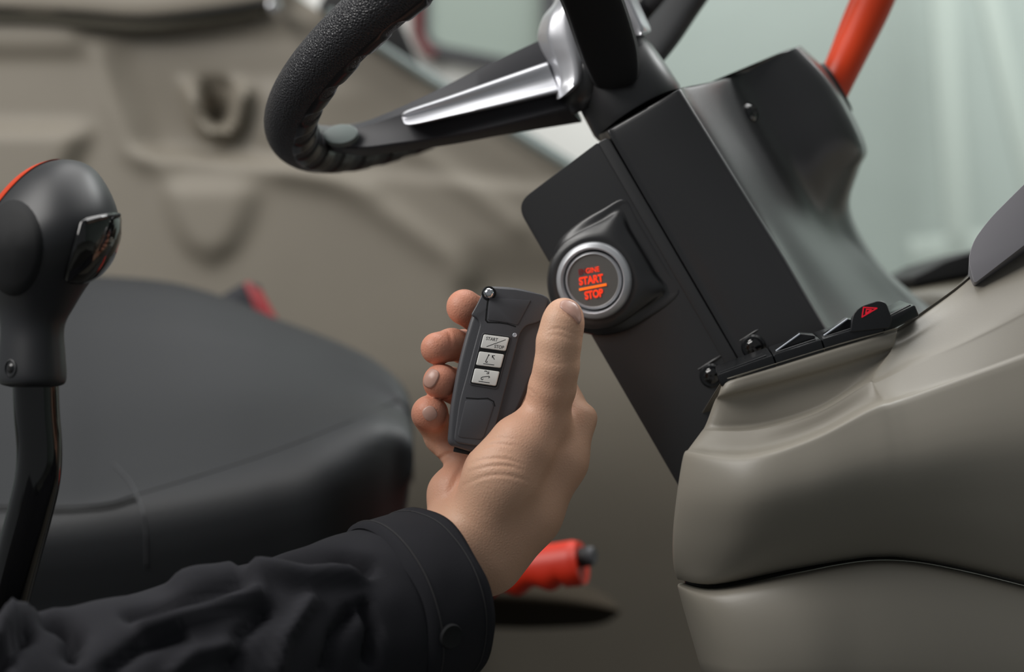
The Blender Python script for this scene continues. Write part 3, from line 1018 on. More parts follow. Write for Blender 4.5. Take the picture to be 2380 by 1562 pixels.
rows = shell(CU, CDP)
rows = [[p - TOCAM * 0.14 - UP * 0.03 for p in rows[0]], [p - TOCAM * 0.012 - UP * 0.0012 for p in rows[0]]] + rows
V, Fc = loft(rows, 5, 6, closed=False)
ush = mk('upper_shell', V, Fc, M['console'], console)
LO = [
    [(1588, 1356), (1666, 1368), (1836, 1334), (1994, 1305), (2104, 1303), (2234, 1325), (2426, 1372), (2750, 1454)],
    [(1580, 1360), (1662, 1374), (1832, 1340), (1992, 1310), (2102, 1308), (2232, 1331), (2424, 1379), (2750, 1462)],
    [(1582, 1376), (1664, 1394), (1834, 1362), (1994, 1332), (2104, 1330), (2234, 1354), (2426, 1404), (2750, 1490)],
    [(1600, 1440), (1690, 1470), (1850, 1450), (2000, 1430), (2110, 1430), (2240, 1450), (2430, 1490), (2750, 1560)],
    [(1636, 1565), (1724, 1580), (1870, 1580), (2010, 1580), (2120, 1580), (2250, 1590), (2440, 1610), (2750, 1660)],
    [(1690, 1760), (1770, 1780), (1890, 1780), (2020, 1780), (2130, 1780), (2260, 1790), (2450, 1800), (2750, 1840)]]
LDP = [
    [0.860, 0.838, 0.826, 0.825, 0.825, 0.826, 0.829, 0.837],
    [0.848, 0.824, 0.812, 0.811, 0.811, 0.812, 0.815, 0.823],
    [0.845, 0.818, 0.806, 0.805, 0.805, 0.806, 0.809, 0.817],
    [0.848, 0.816, 0.802, 0.801, 0.801, 0.802, 0.805, 0.81],
    [0.855, 0.820, 0.806, 0.805, 0.805, 0.806, 0.808, 0.812],
    [0.868, 0.835, 0.825, 0.822, 0.822, 0.822, 0.823, 0.826]]
LDP = [[d + 0.018 * (1 - 0.6 * k / 5) for d in dd] for k, dd in enumerate(LDP)]
rows = shell(LO, LDP)
rows.append([Vector((p.x, p.y, FLOOR_Z)) for p in rows[-1]])
V, Fc = loft(rows, 5, 6, closed=False)
mk('lower_shell', V, Fc, M['console'], console)
# dark joint behind the gap
gp = [[at(u + (6 if i == 0 else 0), v - 14, d + CD + 0.014) for i, ((u, v), d) in enumerate(zip(LO[0], LDP[0]))], [at(u + (6 if i == 0 else 0), v + 14, d + CD + 0.014) for i, ((u, v), d) in enumerate(zip(LO[0], LDP[0]))]]
gp = [gp[0], gp[1], [p - TOCAM * 0.006 for p in gp[1]], [p - TOCAM * 0.006 for p in gp[0]]]
rows = [[gp[k][i] for k in range(4)] for i in range(8)]
V, Fc = loft(rows, 5, 1)
mk('joint_shadow_gap', V, Fc, M['fob_dark'], console)

# switch strip: black segments along the top edge
edge = [(1676, 900), (1806, 853), (1918, 817), (2058, 774), (2138, 735)]
dep = [0.8365, 0.8335, 0.8325, 0.8345, 0.844]
BK = cv(0.10, 0.06, -1)
for i in range(4):
    a_, b_ = at(*edge[i], dep[i] + CD), at(*edge[i + 1], dep[i + 1] + CD)
    t = (b_ - a_).normalized()
    a_, b_ = a_ + t * 0.0001, b_ - t * 0.0001
    up = BK.cross(t).normalized()
    if up.dot(UP) < 0:
        up = -up
    hgt_ = 0.0031
    c = (a_ + b_) / 2 + up * hgt_ + BK * 0.028
    seg = box('switch_segment', c, t * (b_ - a_).length / 2, up * hgt_, BK * 0.028, M['panel'], console, 0.0009, 2)
    # thin bright top bevel line
    L = (b_ - a_).length
    tube('edge_bead', [a_ + up * (2 * hgt_) + t * L * 0.06 + BK * 0.004, a_ + up * (2 * hgt_ + 0.0002) + t * L * 0.9 + BK * 0.004], 0.0006, M['panel'], seg, 8, 1)
    if i in (1, 2):
        # wedge rocker rising from the strip
        q0 = a_ + up * 2 * hgt_ + BK * 0.010 + t * 0.002
        q1 = q0 + t * 0.0135 + up * 0.0048
        q2 = q0 + t * 0.020
        prism('rocker', [q0, q1, q2 + up * 0.002, q2], -BK, 0.0, 0.016, M['panel'], seg, 0.0005)
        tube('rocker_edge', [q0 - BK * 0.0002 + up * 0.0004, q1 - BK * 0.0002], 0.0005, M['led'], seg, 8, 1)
PH = Plane(at(2025, 730, 0.832 + CD), cv(-0.12, 0.1, 1))
hz = prism('hazard_button', on(PH, rounded([(1976, 772), (1982, 730), (2000, 712), (2044, 698), (2060, 704), (2074, 742), (2066, 762)], [4, 14, 14, 10, 14, 8, 4], 5)), PH.n, 0.0, 0.016, M['panel'], console, 0.0015, 3, label='black hazard button with red outlined triangle')
strokes('hazard_triangle', PH, [[(2003.5, 737), (2007, 714.5), (2038, 716.5), (2003.5, 737)], [(2012, 729), (2014, 719), (2025.5, 720.2), (2012, 729)]], 0.00055, 0.0002, M['hazard'], hz)
# silver side trim on the upper right
PS = Plane(at(2320, 540, 0.85), cv(-0.25, 0.25, 1))
prism('silver_trim', on(PS, rounded([(2250, 604), (2262, 560), (2300, 508), (2400, 408), (2700, 130), (2700, 360), (2420, 540), (2264, 660)], [16, 30, 60, 60, 5, 5, 60, 10], 6)), PS.n, 0.0, 0.05, M['trim'], console, 0.004, 4)

# ================================================================== gear lever on the left
lever = root('gear_lever', Vector((at(-40, 1500, 0.84).x, at(-40, 1500, 0.84).y, FLOOR_Z)), 'black gear lever with rounded knob and orange top edge', 'lever')
LD = 0.80
prof = [  # v, centre u, half width px, depth factor
    (371, 138, 2), (374, 137, 28), (384, 134, 60), (405, 130, 92), (440, 124, 122), (480, 119, 146), (520, 114, 162), (560, 110, 165), (600, 105, 154), (640, 98, 134), (680, 90, 110), (715, 82, 90), (745, 77, 78), (775, 75, 74), (820, 75, 77), (862, 75, 80), (884, 75, 79), (894, 75, 72), (900, 76, 50)]
rows = []
for v, cu, hw in prof:
    ring = []
    for k in range(20):
        q = 2 * math.pi * k / 20
        x, z = math.cos(q), math.sin(q)
        ring.append(at(cu + hw * x, v - 0.10 * hw * x * (v < 700), LD - 0.0002 * hw * 1.12 * z))
    rows.append(ring)
V, Fc = loft(rows, 3, 2)
knob = mk('knob', V, Fc, M['knob'], lever)
bk = bvh_of(knob)
# orange cap: the upper left shell of the knob
c0 = at(105, 560, LD)
cut_n = cv(-0.78, 0.62, -0.28)
bm = bmesh.new()
for v_ in V:
    bm.verts.new(c0 + (v_ - c0) * 1.018)
bm.verts.ensure_lookup_table()
for f_ in Fc:
    try:
        bm.faces.new([bm.verts[i] for i in f_])
    except ValueError:
        pass
cutp = at(70, 414, LD - 0.004)
bmesh.ops.bisect_plane(bm, geom=list(bm.verts) + list(bm.edges) + list(bm.faces), plane_co=cutp, plane_no=cut_n, clear_inner=True)
bmesh.ops.bisect_plane(bm, geom=list(bm.verts) + list(bm.edges) + list(bm.faces), plane_co=at(75, 700, LD), plane_no=UP, clear_inner=True)
bmesh.ops.holes_fill(bm, edges=[e for e in bm.edges if e.is_boundary])
bm_out(bm, 'orange_cap', M['orange'], lever, sharp=40, label='glossy orange cap on the knob')


def surf_patch(name, poly, bvh, m, parent, out=0.0005, inn=0.0006, rings=(0.0, 0.35, 0.7, 0.92, 1.0), dome=0.0, label=None):
    """thin raised pad that follows a surface; poly in pixels"""
    c = Vector((sum(p[0] for p in poly) / len(poly), sum(p[1] for p in poly) / len(poly)))
    pts = [p for p in poly]
    n = len(pts)
    V, Fc = [], []
    prev = None
    for k, s in enumerate(rings):
        if s == 0:
            p, nn = cast(bvh, c.x, c.y)
            V.append(p + nn * (out + dome))
            prev = [0] * n
            continue
        cur = []
        for q in pts:
            p, nn = cast(bvh, c.x + (q[0] - c.x) * s, c.y + (q[1] - c.y) * s)
            h = out + dome * (1 - s * s) if s < 1 else -inn
            V.append(p + nn * h)
            cur.append(len(V) - 1)
        for i in range(n):
            j = (i + 1) % n
            if prev[i] == prev[j]:
                Fc.append((prev[i], cur[i], cur[j]))
            else:
                Fc.append((prev[i], cur[i], cur[j], prev[j]))
        prev = cur
    return mk(name, V, Fc, m, parent, label=label)


ell = [(32 + 72 * math.cos(q), 576 + 118 * math.sin(q)) for q in [2 * math.pi * i / 36 for i in range(36)]]
surf_patch('thumb_pad', ell, bk, M['black_soft'], lever, 0.0006, 0.001)
bp_ = rounded([(186, 510), (258, 492), (272, 503), (270, 550), (254, 600), (222, 640), (182, 656), (147, 652), (152, 630), (170, 560)], [10, 12, 8, 10, 20, 20, 16, 8, 8, 20], 4)
surf_patch('rocker_recess', [(p.x + (p.x - 210) * 0.05, p.y + (p.y - 575) * 0.05) for p in bp_], bk, M['fob_dark'], lever, 0.0003, 0.001)
surf_patch('rocker_button', [(p.x, p.y) for p in bp_], bk, M['gloss'], lever, 0.0028, 0.0004, (0.0, 0.4, 0.7, 0.86, 0.95, 1.0), 0.0012, label='glossy black rocker button')
p0, n0 = cast(bk, 192, 520)
p1_, n1_ = cast(bk, 262, 503)
tube('rocker_edge', [p0 + n0 * 0.0033, (p0 + p1_) / 2 + n0 * 0.0048, p1_ + n1_ * 0.0030], 0.0011, M['gloss'], lever, 10)
p, n = cast(bk, 24, 856)
disc('screw_recess', p, n, [(0, -0.002), (0.0042, -0.002), (0.0042, 0.0002), (0.0036, 0.0004), (0.0034, -0.0008), (0, -0.0008)], M['knob'], lever, 24)
screw(p - n * 0.0008, n, 0.0026, lever, M['panel'])
ls = [(83, 880, LD), (86, 960, LD + 0.002), (92, 1040, LD + 0.004), (88, 1110, LD + 0.006), (70, 1190, LD + 0.010), (46, 1280, LD + 0.014), (20, 1380, LD + 0.018), (-8, 1490, LD + 0.022), (-30, 1600, LD + 0.026)]
P = [at(*q) for q in ls]
P.append(Vector((P[-1].x - 0.01, P[-1].y + 0.02, FLOOR_Z + 0.002)))
tube('shaft', P, 0.0105, M['shaft'], lever, 28)

# ================================================================== orange brake lever
brake = root('parking_brake_lever', Vector((at(1170, 1560, 1.33).x, at(1170, 1560, 1.33).y, FLOOR_Z)), 'orange parking brake lever with finger notches and black button', 'lever')
A0, A1 = at(1050, 1352, 1.20), at(1352, 1306, 1.16)
ax = (A1 - A0).normalized()
upb = (UP - ax * UP.dot(ax)).normalized()
sd = ax.cross(upb)
rows = []
NS = 46
for i in range(NS + 1):
    s = i / NS
    c = A0 + (A1 - A0) * s
    ring = []
    fl_ = 1.0 if s < 0.97 else 0.93
    notch = 0.0045 * (0.5 - 0.5 * math.cos(s * 2 * math.pi * 4.0)) * (1 if s < 0.86 else 0.15)
    for k in range(16):
        q = 2 * math.pi * k / 16
        y = math.sin(q)
        rr = 0.0150 * fl_
        if y < 0:
            rr -= notch * (-y) ** 1.5 - 0.001
        ring.append(c + (upb * y * 1.02 + sd * math.cos(q) * 0.85) * rr)
    rows.append(ring)
V, Fc = loft(rows, 1, 2)
mk('grip', V, Fc, M['orange_grip'], brake, sharp=50)
tube('push_button', [A1 - ax * 0.004 + upb * 0.003, A1 + ax * 0.006 + upb * 0.003], 0.0068, M['rubber'], brake, 20, 1)
tube('button_tip', [A1 + ax * 0.006 + upb * 0.003, A1 + ax * 0.010 + upb * 0.0025], [0.0068, 0.0058], M['seal'], brake, 20, 1)
tube('lever_bar', [A0 + ax * 0.03, A0 - upb * 0.05, Vector((brake.location.x + 0.0, brake.location.y, FLOOR_Z + 0.05)), Vector((brake.location.x, brake.location.y, FLOOR_Z))], 0.009, M['rubber'], brake, 14)

rows = []  # added dark mound in place of the soft shadow below the grip
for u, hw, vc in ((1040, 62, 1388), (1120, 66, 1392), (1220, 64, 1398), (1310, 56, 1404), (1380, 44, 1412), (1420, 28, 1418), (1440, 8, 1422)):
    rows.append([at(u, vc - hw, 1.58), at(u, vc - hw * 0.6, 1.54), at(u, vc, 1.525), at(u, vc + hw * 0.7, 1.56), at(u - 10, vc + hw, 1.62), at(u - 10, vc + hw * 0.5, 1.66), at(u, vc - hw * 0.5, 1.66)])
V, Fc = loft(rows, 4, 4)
mk('shadow_mound', V, Fc, M['shadow_mound'], brake, label='dark mound standing in for the shadow under the lever')

# ================================================================== remote key
ex = Vector((0.975, -0.20, -0.04)).normalized()
ey = Vector((0.26, 0.96, -0.08))
ey = (ey - ex * ey.dot(ex)).normalized()
ez = ex.cross(ey)
FX, FY, FN = CR @ ex, CR @ ey, CR @ ez
FP = Plane(at(1150, 855, 0.848), FN)
fob = root('remote_key', at(1150, 855, 0.85), 'black folding remote key with three white buttons held in the hand', 'remote key')
outl = rounded([(1128, 664), (1200, 667), (1282, 690), (1274, 762), (1254, 838), (1228, 905), (1190, 990), (1156, 1058), (1100, 1052), (1040, 1034), (1046, 950), (1062, 860), (1078, 795), (1096, 735), (1110, 706)],
               [16, 30, 22, 30, 30, 30, 20, 18, 10, 16, 30, 30, 30, 20, 20], 4)
prism('fob_body', on(FP, outl), FP.n, 0.0, 0.012, M['fob'], fob, 0.0022, 4, True)
plate = rounded([(1126, 672), (1142, 669), (1200, 673), (1262, 685), (1275, 696), (1262, 744), (1246, 752), (1222, 757), (1208, 776), (1186, 860), (1172, 915), (1150, 1000), (1128, 1040), (1054, 1028), (1068, 930), (1080, 888), (1098, 820), (1116, 754), (1111, 742), (1094, 733), (1108, 708)],
                [6, 6, 10, 10, 8, 8, 8, 14, 10, 30, 30, 14, 14, 14, 20, 20, 30, 8, 6, 6, 10], 4)
prism('face_plate', on(FP, plate), FP.n, 0.0018, 0.0005, M['fob'], fob, 0.0007, 3)
FP1 = Plane(FP.p + FP.n * 0.0018, FP.n)
strokes('blade_cover_groove', FP1, [[(1134, 696), (1131, 720), (1129, 744), (1133, 749), (1160, 750), (1180, 753), (1198, 759)]], 0.0007, 0.00008, M['fob_dark'], fob)
prism('blade_cover', on(FP1, rounded([(1137, 692), (1234, 698), (1219, 726), (1203, 756), (1180, 750), (1158, 747), (1133, 744)], [3, 3, 4, 4, 8, 8, 4], 3)), FP.n, 0.0004, 0.0005, M['fob'], fob, 0.0003, 2)
prism('lower_pad', on(FP1, rounded([(1082, 930), (1132, 930), (1144, 935), (1147, 946), (1122, 1022), (1062, 1016)], [6, 6, 4, 4, 10, 10], 3)), FP.n, 0.0004, 0.0005, M['fob'], fob, 0.0003, 2)
strokes('lower_pad_groove', FP1, [[(1084, 925), (1110, 927), (1134, 926), (1147, 933), (1150, 944)]], 0.0006, 0.00008, M['fob_dark'], fob)
fr = rounded([(1121, 772), (1189, 781), (1156, 905), (1089, 894)], 7, 5)
prism('button_frame', on(FP1, fr), FP.n, 0.0005, 0.0005, M['fob'], fob, 0.0003, 2)
fr2 = rounded([(1123, 774.5), (1187, 783.5), (1154, 902), (1092, 891.5)], 6, 5)
prism('button_recess', on(FP1, fr2), FP.n, 0.00055, 0.0003, M['fob_dark'], fob)
FP2 = Plane(FP1.p + FP.n * 0.0011, FP.n)
keys = []
for nm, q in (('start', [(1124.2, 777.2), (1184, 785), (1175, 816.4), (1116.3, 808.6)]), ('up', [(1114, 816.8), (1172, 824.2), (1163.6, 855.6), (1106, 848.6)]), ('down', [(1103.6, 856.2), (1161.4, 864), (1152.6, 897.4), (1095.4, 889.4)])):
    keys.append(prism('key_button', on(FP1, rounded(q, 4, 4)), FP.n, 0.0011, 0.0002, M['key'], fob, 0.0004, 3))
print_text('start_print', 'START', FP2, (1129.2, 790), (1156.4, 794), (1130.8, 782.4), 0.00003, M['ink'], keys[0], 0.012)
print_text('stop_print', 'STOP', FP2, (1148.3, 808.6), (1170.4, 811.4), (1150, 801.2), 0.00003, M['ink'], keys[0], 0.012)
strokes('slash_print', FP2, [[(1131.2, 805.7), (1175, 789.8)]], 0.0003, 0.00003, M['ink'], keys[0])
strokes('raise_symbol', FP2, [[(1123.7, 845.4), (1148, 848.3)], [(1134.5, 827.5), (1136, 824), (1137.2, 825.3), (1135, 826.8), (1128.3, 840.8), (1129.8, 842.4), (1132.5, 841.6), (1132.2, 839.6)], [(1149, 835.6), (1144.8, 827.2)], [(1144.2, 832), (1144, 826.6), (1149.8, 826.6)]], 0.00034, 0.00003, M['ink'], keys[1])
strokes('fold_symbol', FP2, [[(1112.8, 886.3), (1137.6, 889.8)], [(1135.5, 878.6), (1138, 876.6), (1136.6, 874.6), (1122, 876.2), (1118.6, 877.8), (1118, 880.8), (1120.4, 882.8), (1123, 881)], [(1126, 862.8), (1129.5, 862.2), (1134, 865.6)], [(1136.2, 863.6), (1135.8, 868.6), (1131.2, 868.4)]], 0.00034, 0.00003, M['ink'], keys[2])
pl_ = FP1.hit(1196.5, 779)
disc('led', pl_, FP.n, [(0, -0.0002), (0.0011, -0.0002), (0.0011, 0.0003), (0.0008, 0.0005), (0.0005, 0.0003), (0.0004, 0.0004), (0, 0.0004)], M['led'], fob, 20)
pb = FP1.hit(1136, 682)
disc('pin_socket', pb, FP.n, [(0, -0.0006), (0.0036, -0.0006), (0.0036, 0.0002), (0.0031, 0.0004), (0.0029, 0.0), (0, 0.0)], M['fob_dark'], fob, 28)
disc('release_pin', pb, FP.n, [(0.0026, -0.001), (0.0028, 0.0005), (0.0026, 0.0018), (0.0018, 0.0028), (0.0008, 0.0032), (0, 0.0033)], M['chrome'], fob, 28, sharp=80)
box('key_slot', FP.hit(1082, 1050, -0.006), FX * 0.006, FY * 0.0012, FN * 0.002, M['fob_dark'], fob, 0.0004, 2)

# ================================================================== person: hand, forearm, sleeve
person = root('person', at(-300, 1700, 0.75), 'right hand in a black sleeve holding up a remote key', 'person')
F0 = 0.850


def hp(u, v, z):
    """camera-frame point, z in mm towards the viewer from the key's distance"""
    d = F0 - z / 1000
    return np.array([(u - 1190) / F * d, (781 - v) / F * d, -d])


def rcone(P, a, ra, b, rb):
    ba = b - a
    l2 = ba @ ba
    rr = ra - rb
    a2 = l2 - rr * rr
    il2 = 1.0 / l2
    pa = P - a
    y = pa @ ba
    z = y - l2
    q = pa * l2 - y[:, None] * ba
    x2 = np.einsum('ij,ij->i', q, q)
    y2 = y * y * l2
    z2 = z * z * l2
    k = np.sign(rr) * rr * rr * x2
    o = (np.sqrt(x2 * a2 * il2) + y * rr) * il2 - ra
    m1 = np.sign(z) * a2 * z2 > k
    m2 = np.sign(y) * a2 * y2 < k
    o = np.where(m2, np.sqrt(x2 + y2) * il2 - ra, o)
    o = np.where(m1, np.sqrt(x2 + z2) * il2 - rb, o)
    return o


def smin(a, b, k):
    h = np.clip(0.5 + 0.5 * (b - a) / k, 0, 1)
    return b * (1 - h) + a * h - k * h * (1 - h)


def chain(P, pts, k):
    """pts: (u, v, z mm, r mm)"""
    f = None
    for a, b in zip(pts, pts[1:]):
        g = rcone(P, hp(*a[:3]), a[3] / 1000, hp(*b[:3]), b[3] / 1000)
        f = g if f is None else smin(f, g, k)
    return f


PALM = [
    [(1359, 970, -14, 6.0), (1300, 1070, -10, 13.5), (1222, 1190, -6, 17.5), (1128, 1290, -4, 20.5)],       # radial side to wrist
    [(1262, 985, 0, 12), (1212, 1040, 6, 15.5), (1168, 1110, 7, 18.5), (1130, 1200, 2, 18)],               # thenar
    [(1282, 1004, -30, 9.5), (1200, 1150, -22, 14), (1120, 1260, -12, 18)],                                 # middle metacarpal
    [(1186, 1046, -34, 9.5), (1120, 1160, -26, 13), (1090, 1250, -14, 17)],                                 # ring
    [(1096, 1080, -28, 9.5), (1058, 1150, -20, 13), (1070, 1240, -12, 17)],                                 # hypothenar
    [(1100, 1262, -8, 22), (960, 1340, 14, 25), (760, 1430, 40, 29), (420, 1540, 75, 34)],                  # forearm
]
THUMB = [(1262, 975, -2, 12.2), (1284, 900, 6, 11.0), (1294, 850, 11, 10.4), (1299, 795, 13, 10.3), (1308, 752, 13, 9.6), (1311, 735, 12, 8.9)]
FING = [
    [(1344, 976, -16, 8.0), (1262, 822, -42, 8.4), (1180, 772, -36, 8.4), (1112, 734, -27, 8.6), (1079, 714, -22, 9.1)],
    [(1282, 1004, -30, 9.5), (1196, 866, -52, 8.8), (1078, 806, -36, 8.4), (1050, 801, -22, 7.9), (1015, 810, -12, 8.1)],
    [(1186, 1046, -34, 9.5), (1122, 944, -50, 8.8), (1048, 894, -34, 8.6), (1026, 888, -16, 8.7), (1022, 887, -7, 8.4)],
    [(1092, 1082, -26, 9.3), (1026, 1016, -36, 8.4), (1002, 970, -30, 8.5), (999, 962, -16, 8.8), (999, 961, -7, 8.5)],
]
H = 0.00085
lo = np.array([hp(940, 660, 0)[0] - 0.006, hp(0, 1420, 0)[1] - 0.004, -F0 - 0.068])
hi = np.array([hp(1400, 660, 0)[0] + 0.004, hp(0, 668, 0)[1] + 0.004, -F0 + 0.034])
dims = np.ceil((hi - lo) / H).astype(int) + 1


def hand_sdf(P):
    palm = None
    for i, c in enumerate(PALM):
        g = chain(P, c, 0.006)
        palm = g if palm is None else smin(palm, g, 0.0075)
    th = chain(P, THUMB, 0.004)
    f = smin(palm, th, 0.0075)
    res = f
    for c in FING:
        g = chain(P, c, 0.0025)
        res = np.minimum(res, smin(f, g, 0.004))
    # the key presses into the hand instead of passing through it
    q = P - np.array(tuple(CM.inverted() @ FP.p))
    X, Y, Z = q @ np.array(ex), q @ np.array(ey), q @ np.array(ez)
    Y = Y + 0.0
    dx = np.abs(X - 0.003) - 0.0175
    dy = np.abs(Y + 0.001) - 0.0405
    dzz = np.abs(Z + 0.0052) - 0.0074
    d = np.maximum(np.maximum(dx, dy), dzz)
    return -smin(-res, d, 0.002)


def surface_nets(f, org, h):
    s = f < 0
    nx, ny, nz = f.shape
    cnt8 = np.zeros((nx - 1, ny - 1, nz - 1), np.int8)
    for i in (0, 1):
        for j in (0, 1):
            for k in (0, 1):
                cnt8 += s[i:nx - 1 + i, j:ny - 1 + j, k:nz - 1 + k]
    act = np.argwhere((cnt8 > 0) & (cnt8 < 8))
    acc = np.zeros((len(act), 3))
    num = np.zeros(len(act))
    cs = [np.array((i, j, k)) for i in (0, 1) for j in (0, 1) for k in (0, 1)]
    for ia in range(8):
        for ib in range(ia + 1, 8):
            if np.abs(cs[ia] - cs[ib]).sum() != 1:
                continue
            pa, pb_ = act + cs[ia], act + cs[ib]
            va, vb = f[pa[:, 0], pa[:, 1], pa[:, 2]], f[pb_[:, 0], pb_[:, 1], pb_[:, 2]]
            m = (va < 0) != (vb < 0)
            t = np.where(m, va / np.where(m, va - vb, 1), 0)
            acc += m[:, None] * (cs[ia] + t[:, None] * (cs[ib] - cs[ia]))
            num += m
    V = org + h * (act + acc / num[:, None])
    idx = -np.ones(cnt8.shape, np.int64)
    idx[act[:, 0], act[:, 1], act[:, 2]] = np.arange(len(act))
    Q = []
    for axn in range(3):
        sl0 = [slice(None)] * 3
        sl1 = [slice(None)] * 3
        sl0[axn], sl1[axn] = slice(0, -1), slice(1, None)
        e = np.argwhere(s[tuple(sl0)] != s[tuple(sl1)])
        b, c = [k for k in range(3) if k != axn]
        ok = (e[:, b] > 0) & (e[:, c] > 0) & (e[:, b] < f.shape[b] - 1) & (e[:, c] < f.shape[c] - 1)
        e = e[ok]

        def cell(db, dc):
            q = e.copy()
            q[:, b] -= db
            q[:, c] -= dc
            return idx[q[:, 0], q[:, 1], q[:, 2]]
        quad = np.stack([cell(1, 1), cell(0, 1), cell(0, 0), cell(1, 0)], 1)
        flip = s[tuple(sl0)][e[:, 0], e[:, 1], e[:, 2]]
        if axn == 1:
            flip = ~flip
        quad[~flip] = quad[~flip][:, ::-1]
        Q.append(quad)
    return V, np.vstack(Q)


gx = [lo[k] + H * np.arange(dims[k]) for k in range(3)]
fv = np.empty(dims, np.float64)
for i0 in range(0, dims[0], 24):
    i1 = min(dims[0], i0 + 24)
    G = np.stack(np.meshgrid(gx[0][i0:i1], gx[1], gx[2], indexing='ij'), -1).reshape(-1, 3)
    fv[i0:i1] = hand_sdf(G).reshape(i1 - i0, dims[1], dims[2])
# close the volume where the forearm leaves the sampling box (inside the sleeve)
fv[0], fv[-1], fv[:, 0], fv[:, -1], fv[:, :, 0], fv[:, :, -1] = 1, 1, 1, 1, 1, 1
HV, HQ = surface_nets(fv, lo, H)
# vertex normals from the field gradient
eps = 0.0004
gr = np.stack([hand_sdf(HV + np.eye(3)[k] * eps) - hand_sdf(HV - np.eye(3)[k] * eps) for k in range(3)], 1)
gr /= np.linalg.norm(gr, axis=1, keepdims=True) + 1e-12
# creases pressed into the skin
pu = 1190 + F * HV[:, 0] / -HV[:, 2]
pv = 781 - F * HV[:, 1] / -HV[:, 2]
facing = np.clip(gr[:, 2] * 3 + 0.4, 0, 1)
CRE = [([(1297, 700), (1296, 714), (1312, 728), (1334, 744), (1345, 762)], 2.6, 0.55),  # polyline, width px, depth mm
    ([(1101, 1050), (1130, 1036), (1159, 1032), (1199, 1038)], 3.2, 0.45), ([(1092, 1078), (1130, 1067), (1174, 1067), (1215, 1080)], 3.5, 0.55),
    ([(1088, 1098), (1134, 1085), (1180, 1083), (1215, 1092)], 3.5, 0.55), ([(1078, 1128), (1123, 1108), (1174, 1104), (1228, 1118)], 4.0, 0.65),
    ([(1110, 1036), (1150, 1019), (1200, 1020)], 3.0, 0.3), ([(1085, 1112), (1128, 1096), (1180, 1094)], 3.0, 0.3),
    ([(1016, 1070), (1040, 1055), (1066, 1052)], 4, 0.8), ([(1086, 1062), (1062, 1110), (1040, 1160)], 7, 0.9),
    ([(1276, 768), (1300, 764), (1334, 776)], 3.2, 0.4), ([(1272, 782), (1298, 779), (1334, 792)], 3.2, 0.3), ([(1258, 838), (1290, 846), (1332, 842)], 3.2, 0.25),
    ([(1205, 900), (1230, 905), (1250, 925)], 3.2, 0.35), ([(1190, 915), (1215, 925), (1235, 950)], 3.2, 0.25),
    ([(1050, 805), (1046, 780), (1040, 770)], 4, 0.5), ([(1000, 1010), (1020, 1040)], 3, 0.3)]
for ln, w, dep_ in CRE:
    ln = np.array([tuple(q)[:2] for q in spline([Vector((a, b, 0)) for a, b in ln], 5)])
    near = np.where((pu > ln[:, 0].min() - 15) & (pu < ln[:, 0].max() + 15) & (pv > ln[:, 1].min() - 15) & (pv < ln[:, 1].max() + 15) & (gr[:, 2] > 0))[0]
    if not len(near):
        continue
    best = np.full(len(near), 1e9)
    tt = np.zeros(len(near))
    for k in range(len(ln) - 1):
        a, b = ln[k], ln[k + 1]
        ab = b - a
        px2 = np.stack([pu[near], pv[near]], 1) - a
        t = np.clip(px2 @ ab / (ab @ ab), 0, 1)
        d = np.hypot(*(px2 - t[:, None] * ab).T)
        m = d < best
        best[m] = d[m]
        tt[m] = (k + t[m]) / (len(ln) - 1)
    g = np.exp(-(best / w) ** 2) - 0.35 * np.exp(-((best - 2.0 * w) / w) ** 2)
    HV[near] -= gr[near] * (g * np.sin(np.pi * np.clip(tt, 0.04, 0.96)) ** 0.6 * facing[near] * 0.75 * dep_ / 1000)[:, None]
CMn, CMt = np.array(CR), np.array(CM.translation)
HW = HV @ CMn.T + CMt
me = bpy.data.meshes.new('body')
base = np.array(person.location)
me.from_pydata((HW - base).tolist(), [], HQ.tolist())
me.materials.append(M['skin'])
me.polygons.foreach_set('use_smooth', [True] * len(me.polygons))
bm = bmesh.new()
bm.from_mesh(me)
bmesh.ops.recalc_face_normals(bm, faces=bm.faces)
bmesh.ops.smooth_vert(bm, verts=bm.verts, factor=0.35, use_axis_x=True, use_axis_y=True, use_axis_z=True)
bm.to_mesh(me)
bm.free()
flush = np.zeros(len(HV))
for (u, v, z), rad, amt in (((1078, 713, -22), 26, 0.8), ((1016, 808, -12), 24, 0.85), ((1022, 887, -6), 24, 0.9), ((999, 961, -6), 24, 0.85), ((1060, 1070, -15), 30, 0.45), ((1335, 735, 10), 12, 0.35), ((1190, 960, 10), 30, 0.2)):
    dd_ = np.linalg.norm(HV - hp(u, v, z), axis=1) * 1000
    flush = np.maximum(flush, 0.75 * amt * np.clip(1.3 - dd_ / rad, 0, 1))
fa = me.attributes.new('flush', 'FLOAT', 'POINT')
fa.data.foreach_set('value', flush.astype(np.float32))
body = bpy.data.objects.new('body', me)
COL.objects.link(body)
body.parent = person
body['label'] = 'bare right hand gripping the key, thumb along its edge'
bh = bvh_of(body)
NR = (0.0, 0.3, 0.55, 0.75, 0.9, 1.0)
surf_patch('fingernail', [(q.x, q.y) for q in rounded([(1300, 700), (1316, 695), (1338, 702), (1350, 722), (1353, 746), (1346, 758), (1334, 741), (1313, 726), (1298, 713)], 7, 4)], bh, M['nail'], person, 0.0005, 0.0004, NR, 0.0003)
def oval(cx, cy, a, b, rot, n=28, p=2.6):
    out = []
    for i in range(n):
        q = 2 * math.pi * i / n
        x, y = math.cos(q), math.sin(q)
        x, y = a * math.copysign(abs(x) ** (2 / p), x), b * math.copysign(abs(y) ** (2 / p), y)
        c_, s_ = math.cos(R(rot)), math.sin(R(rot))
        out.append((cx + x * c_ - y * s_, cy + x * s_ + y * c_))
    return out


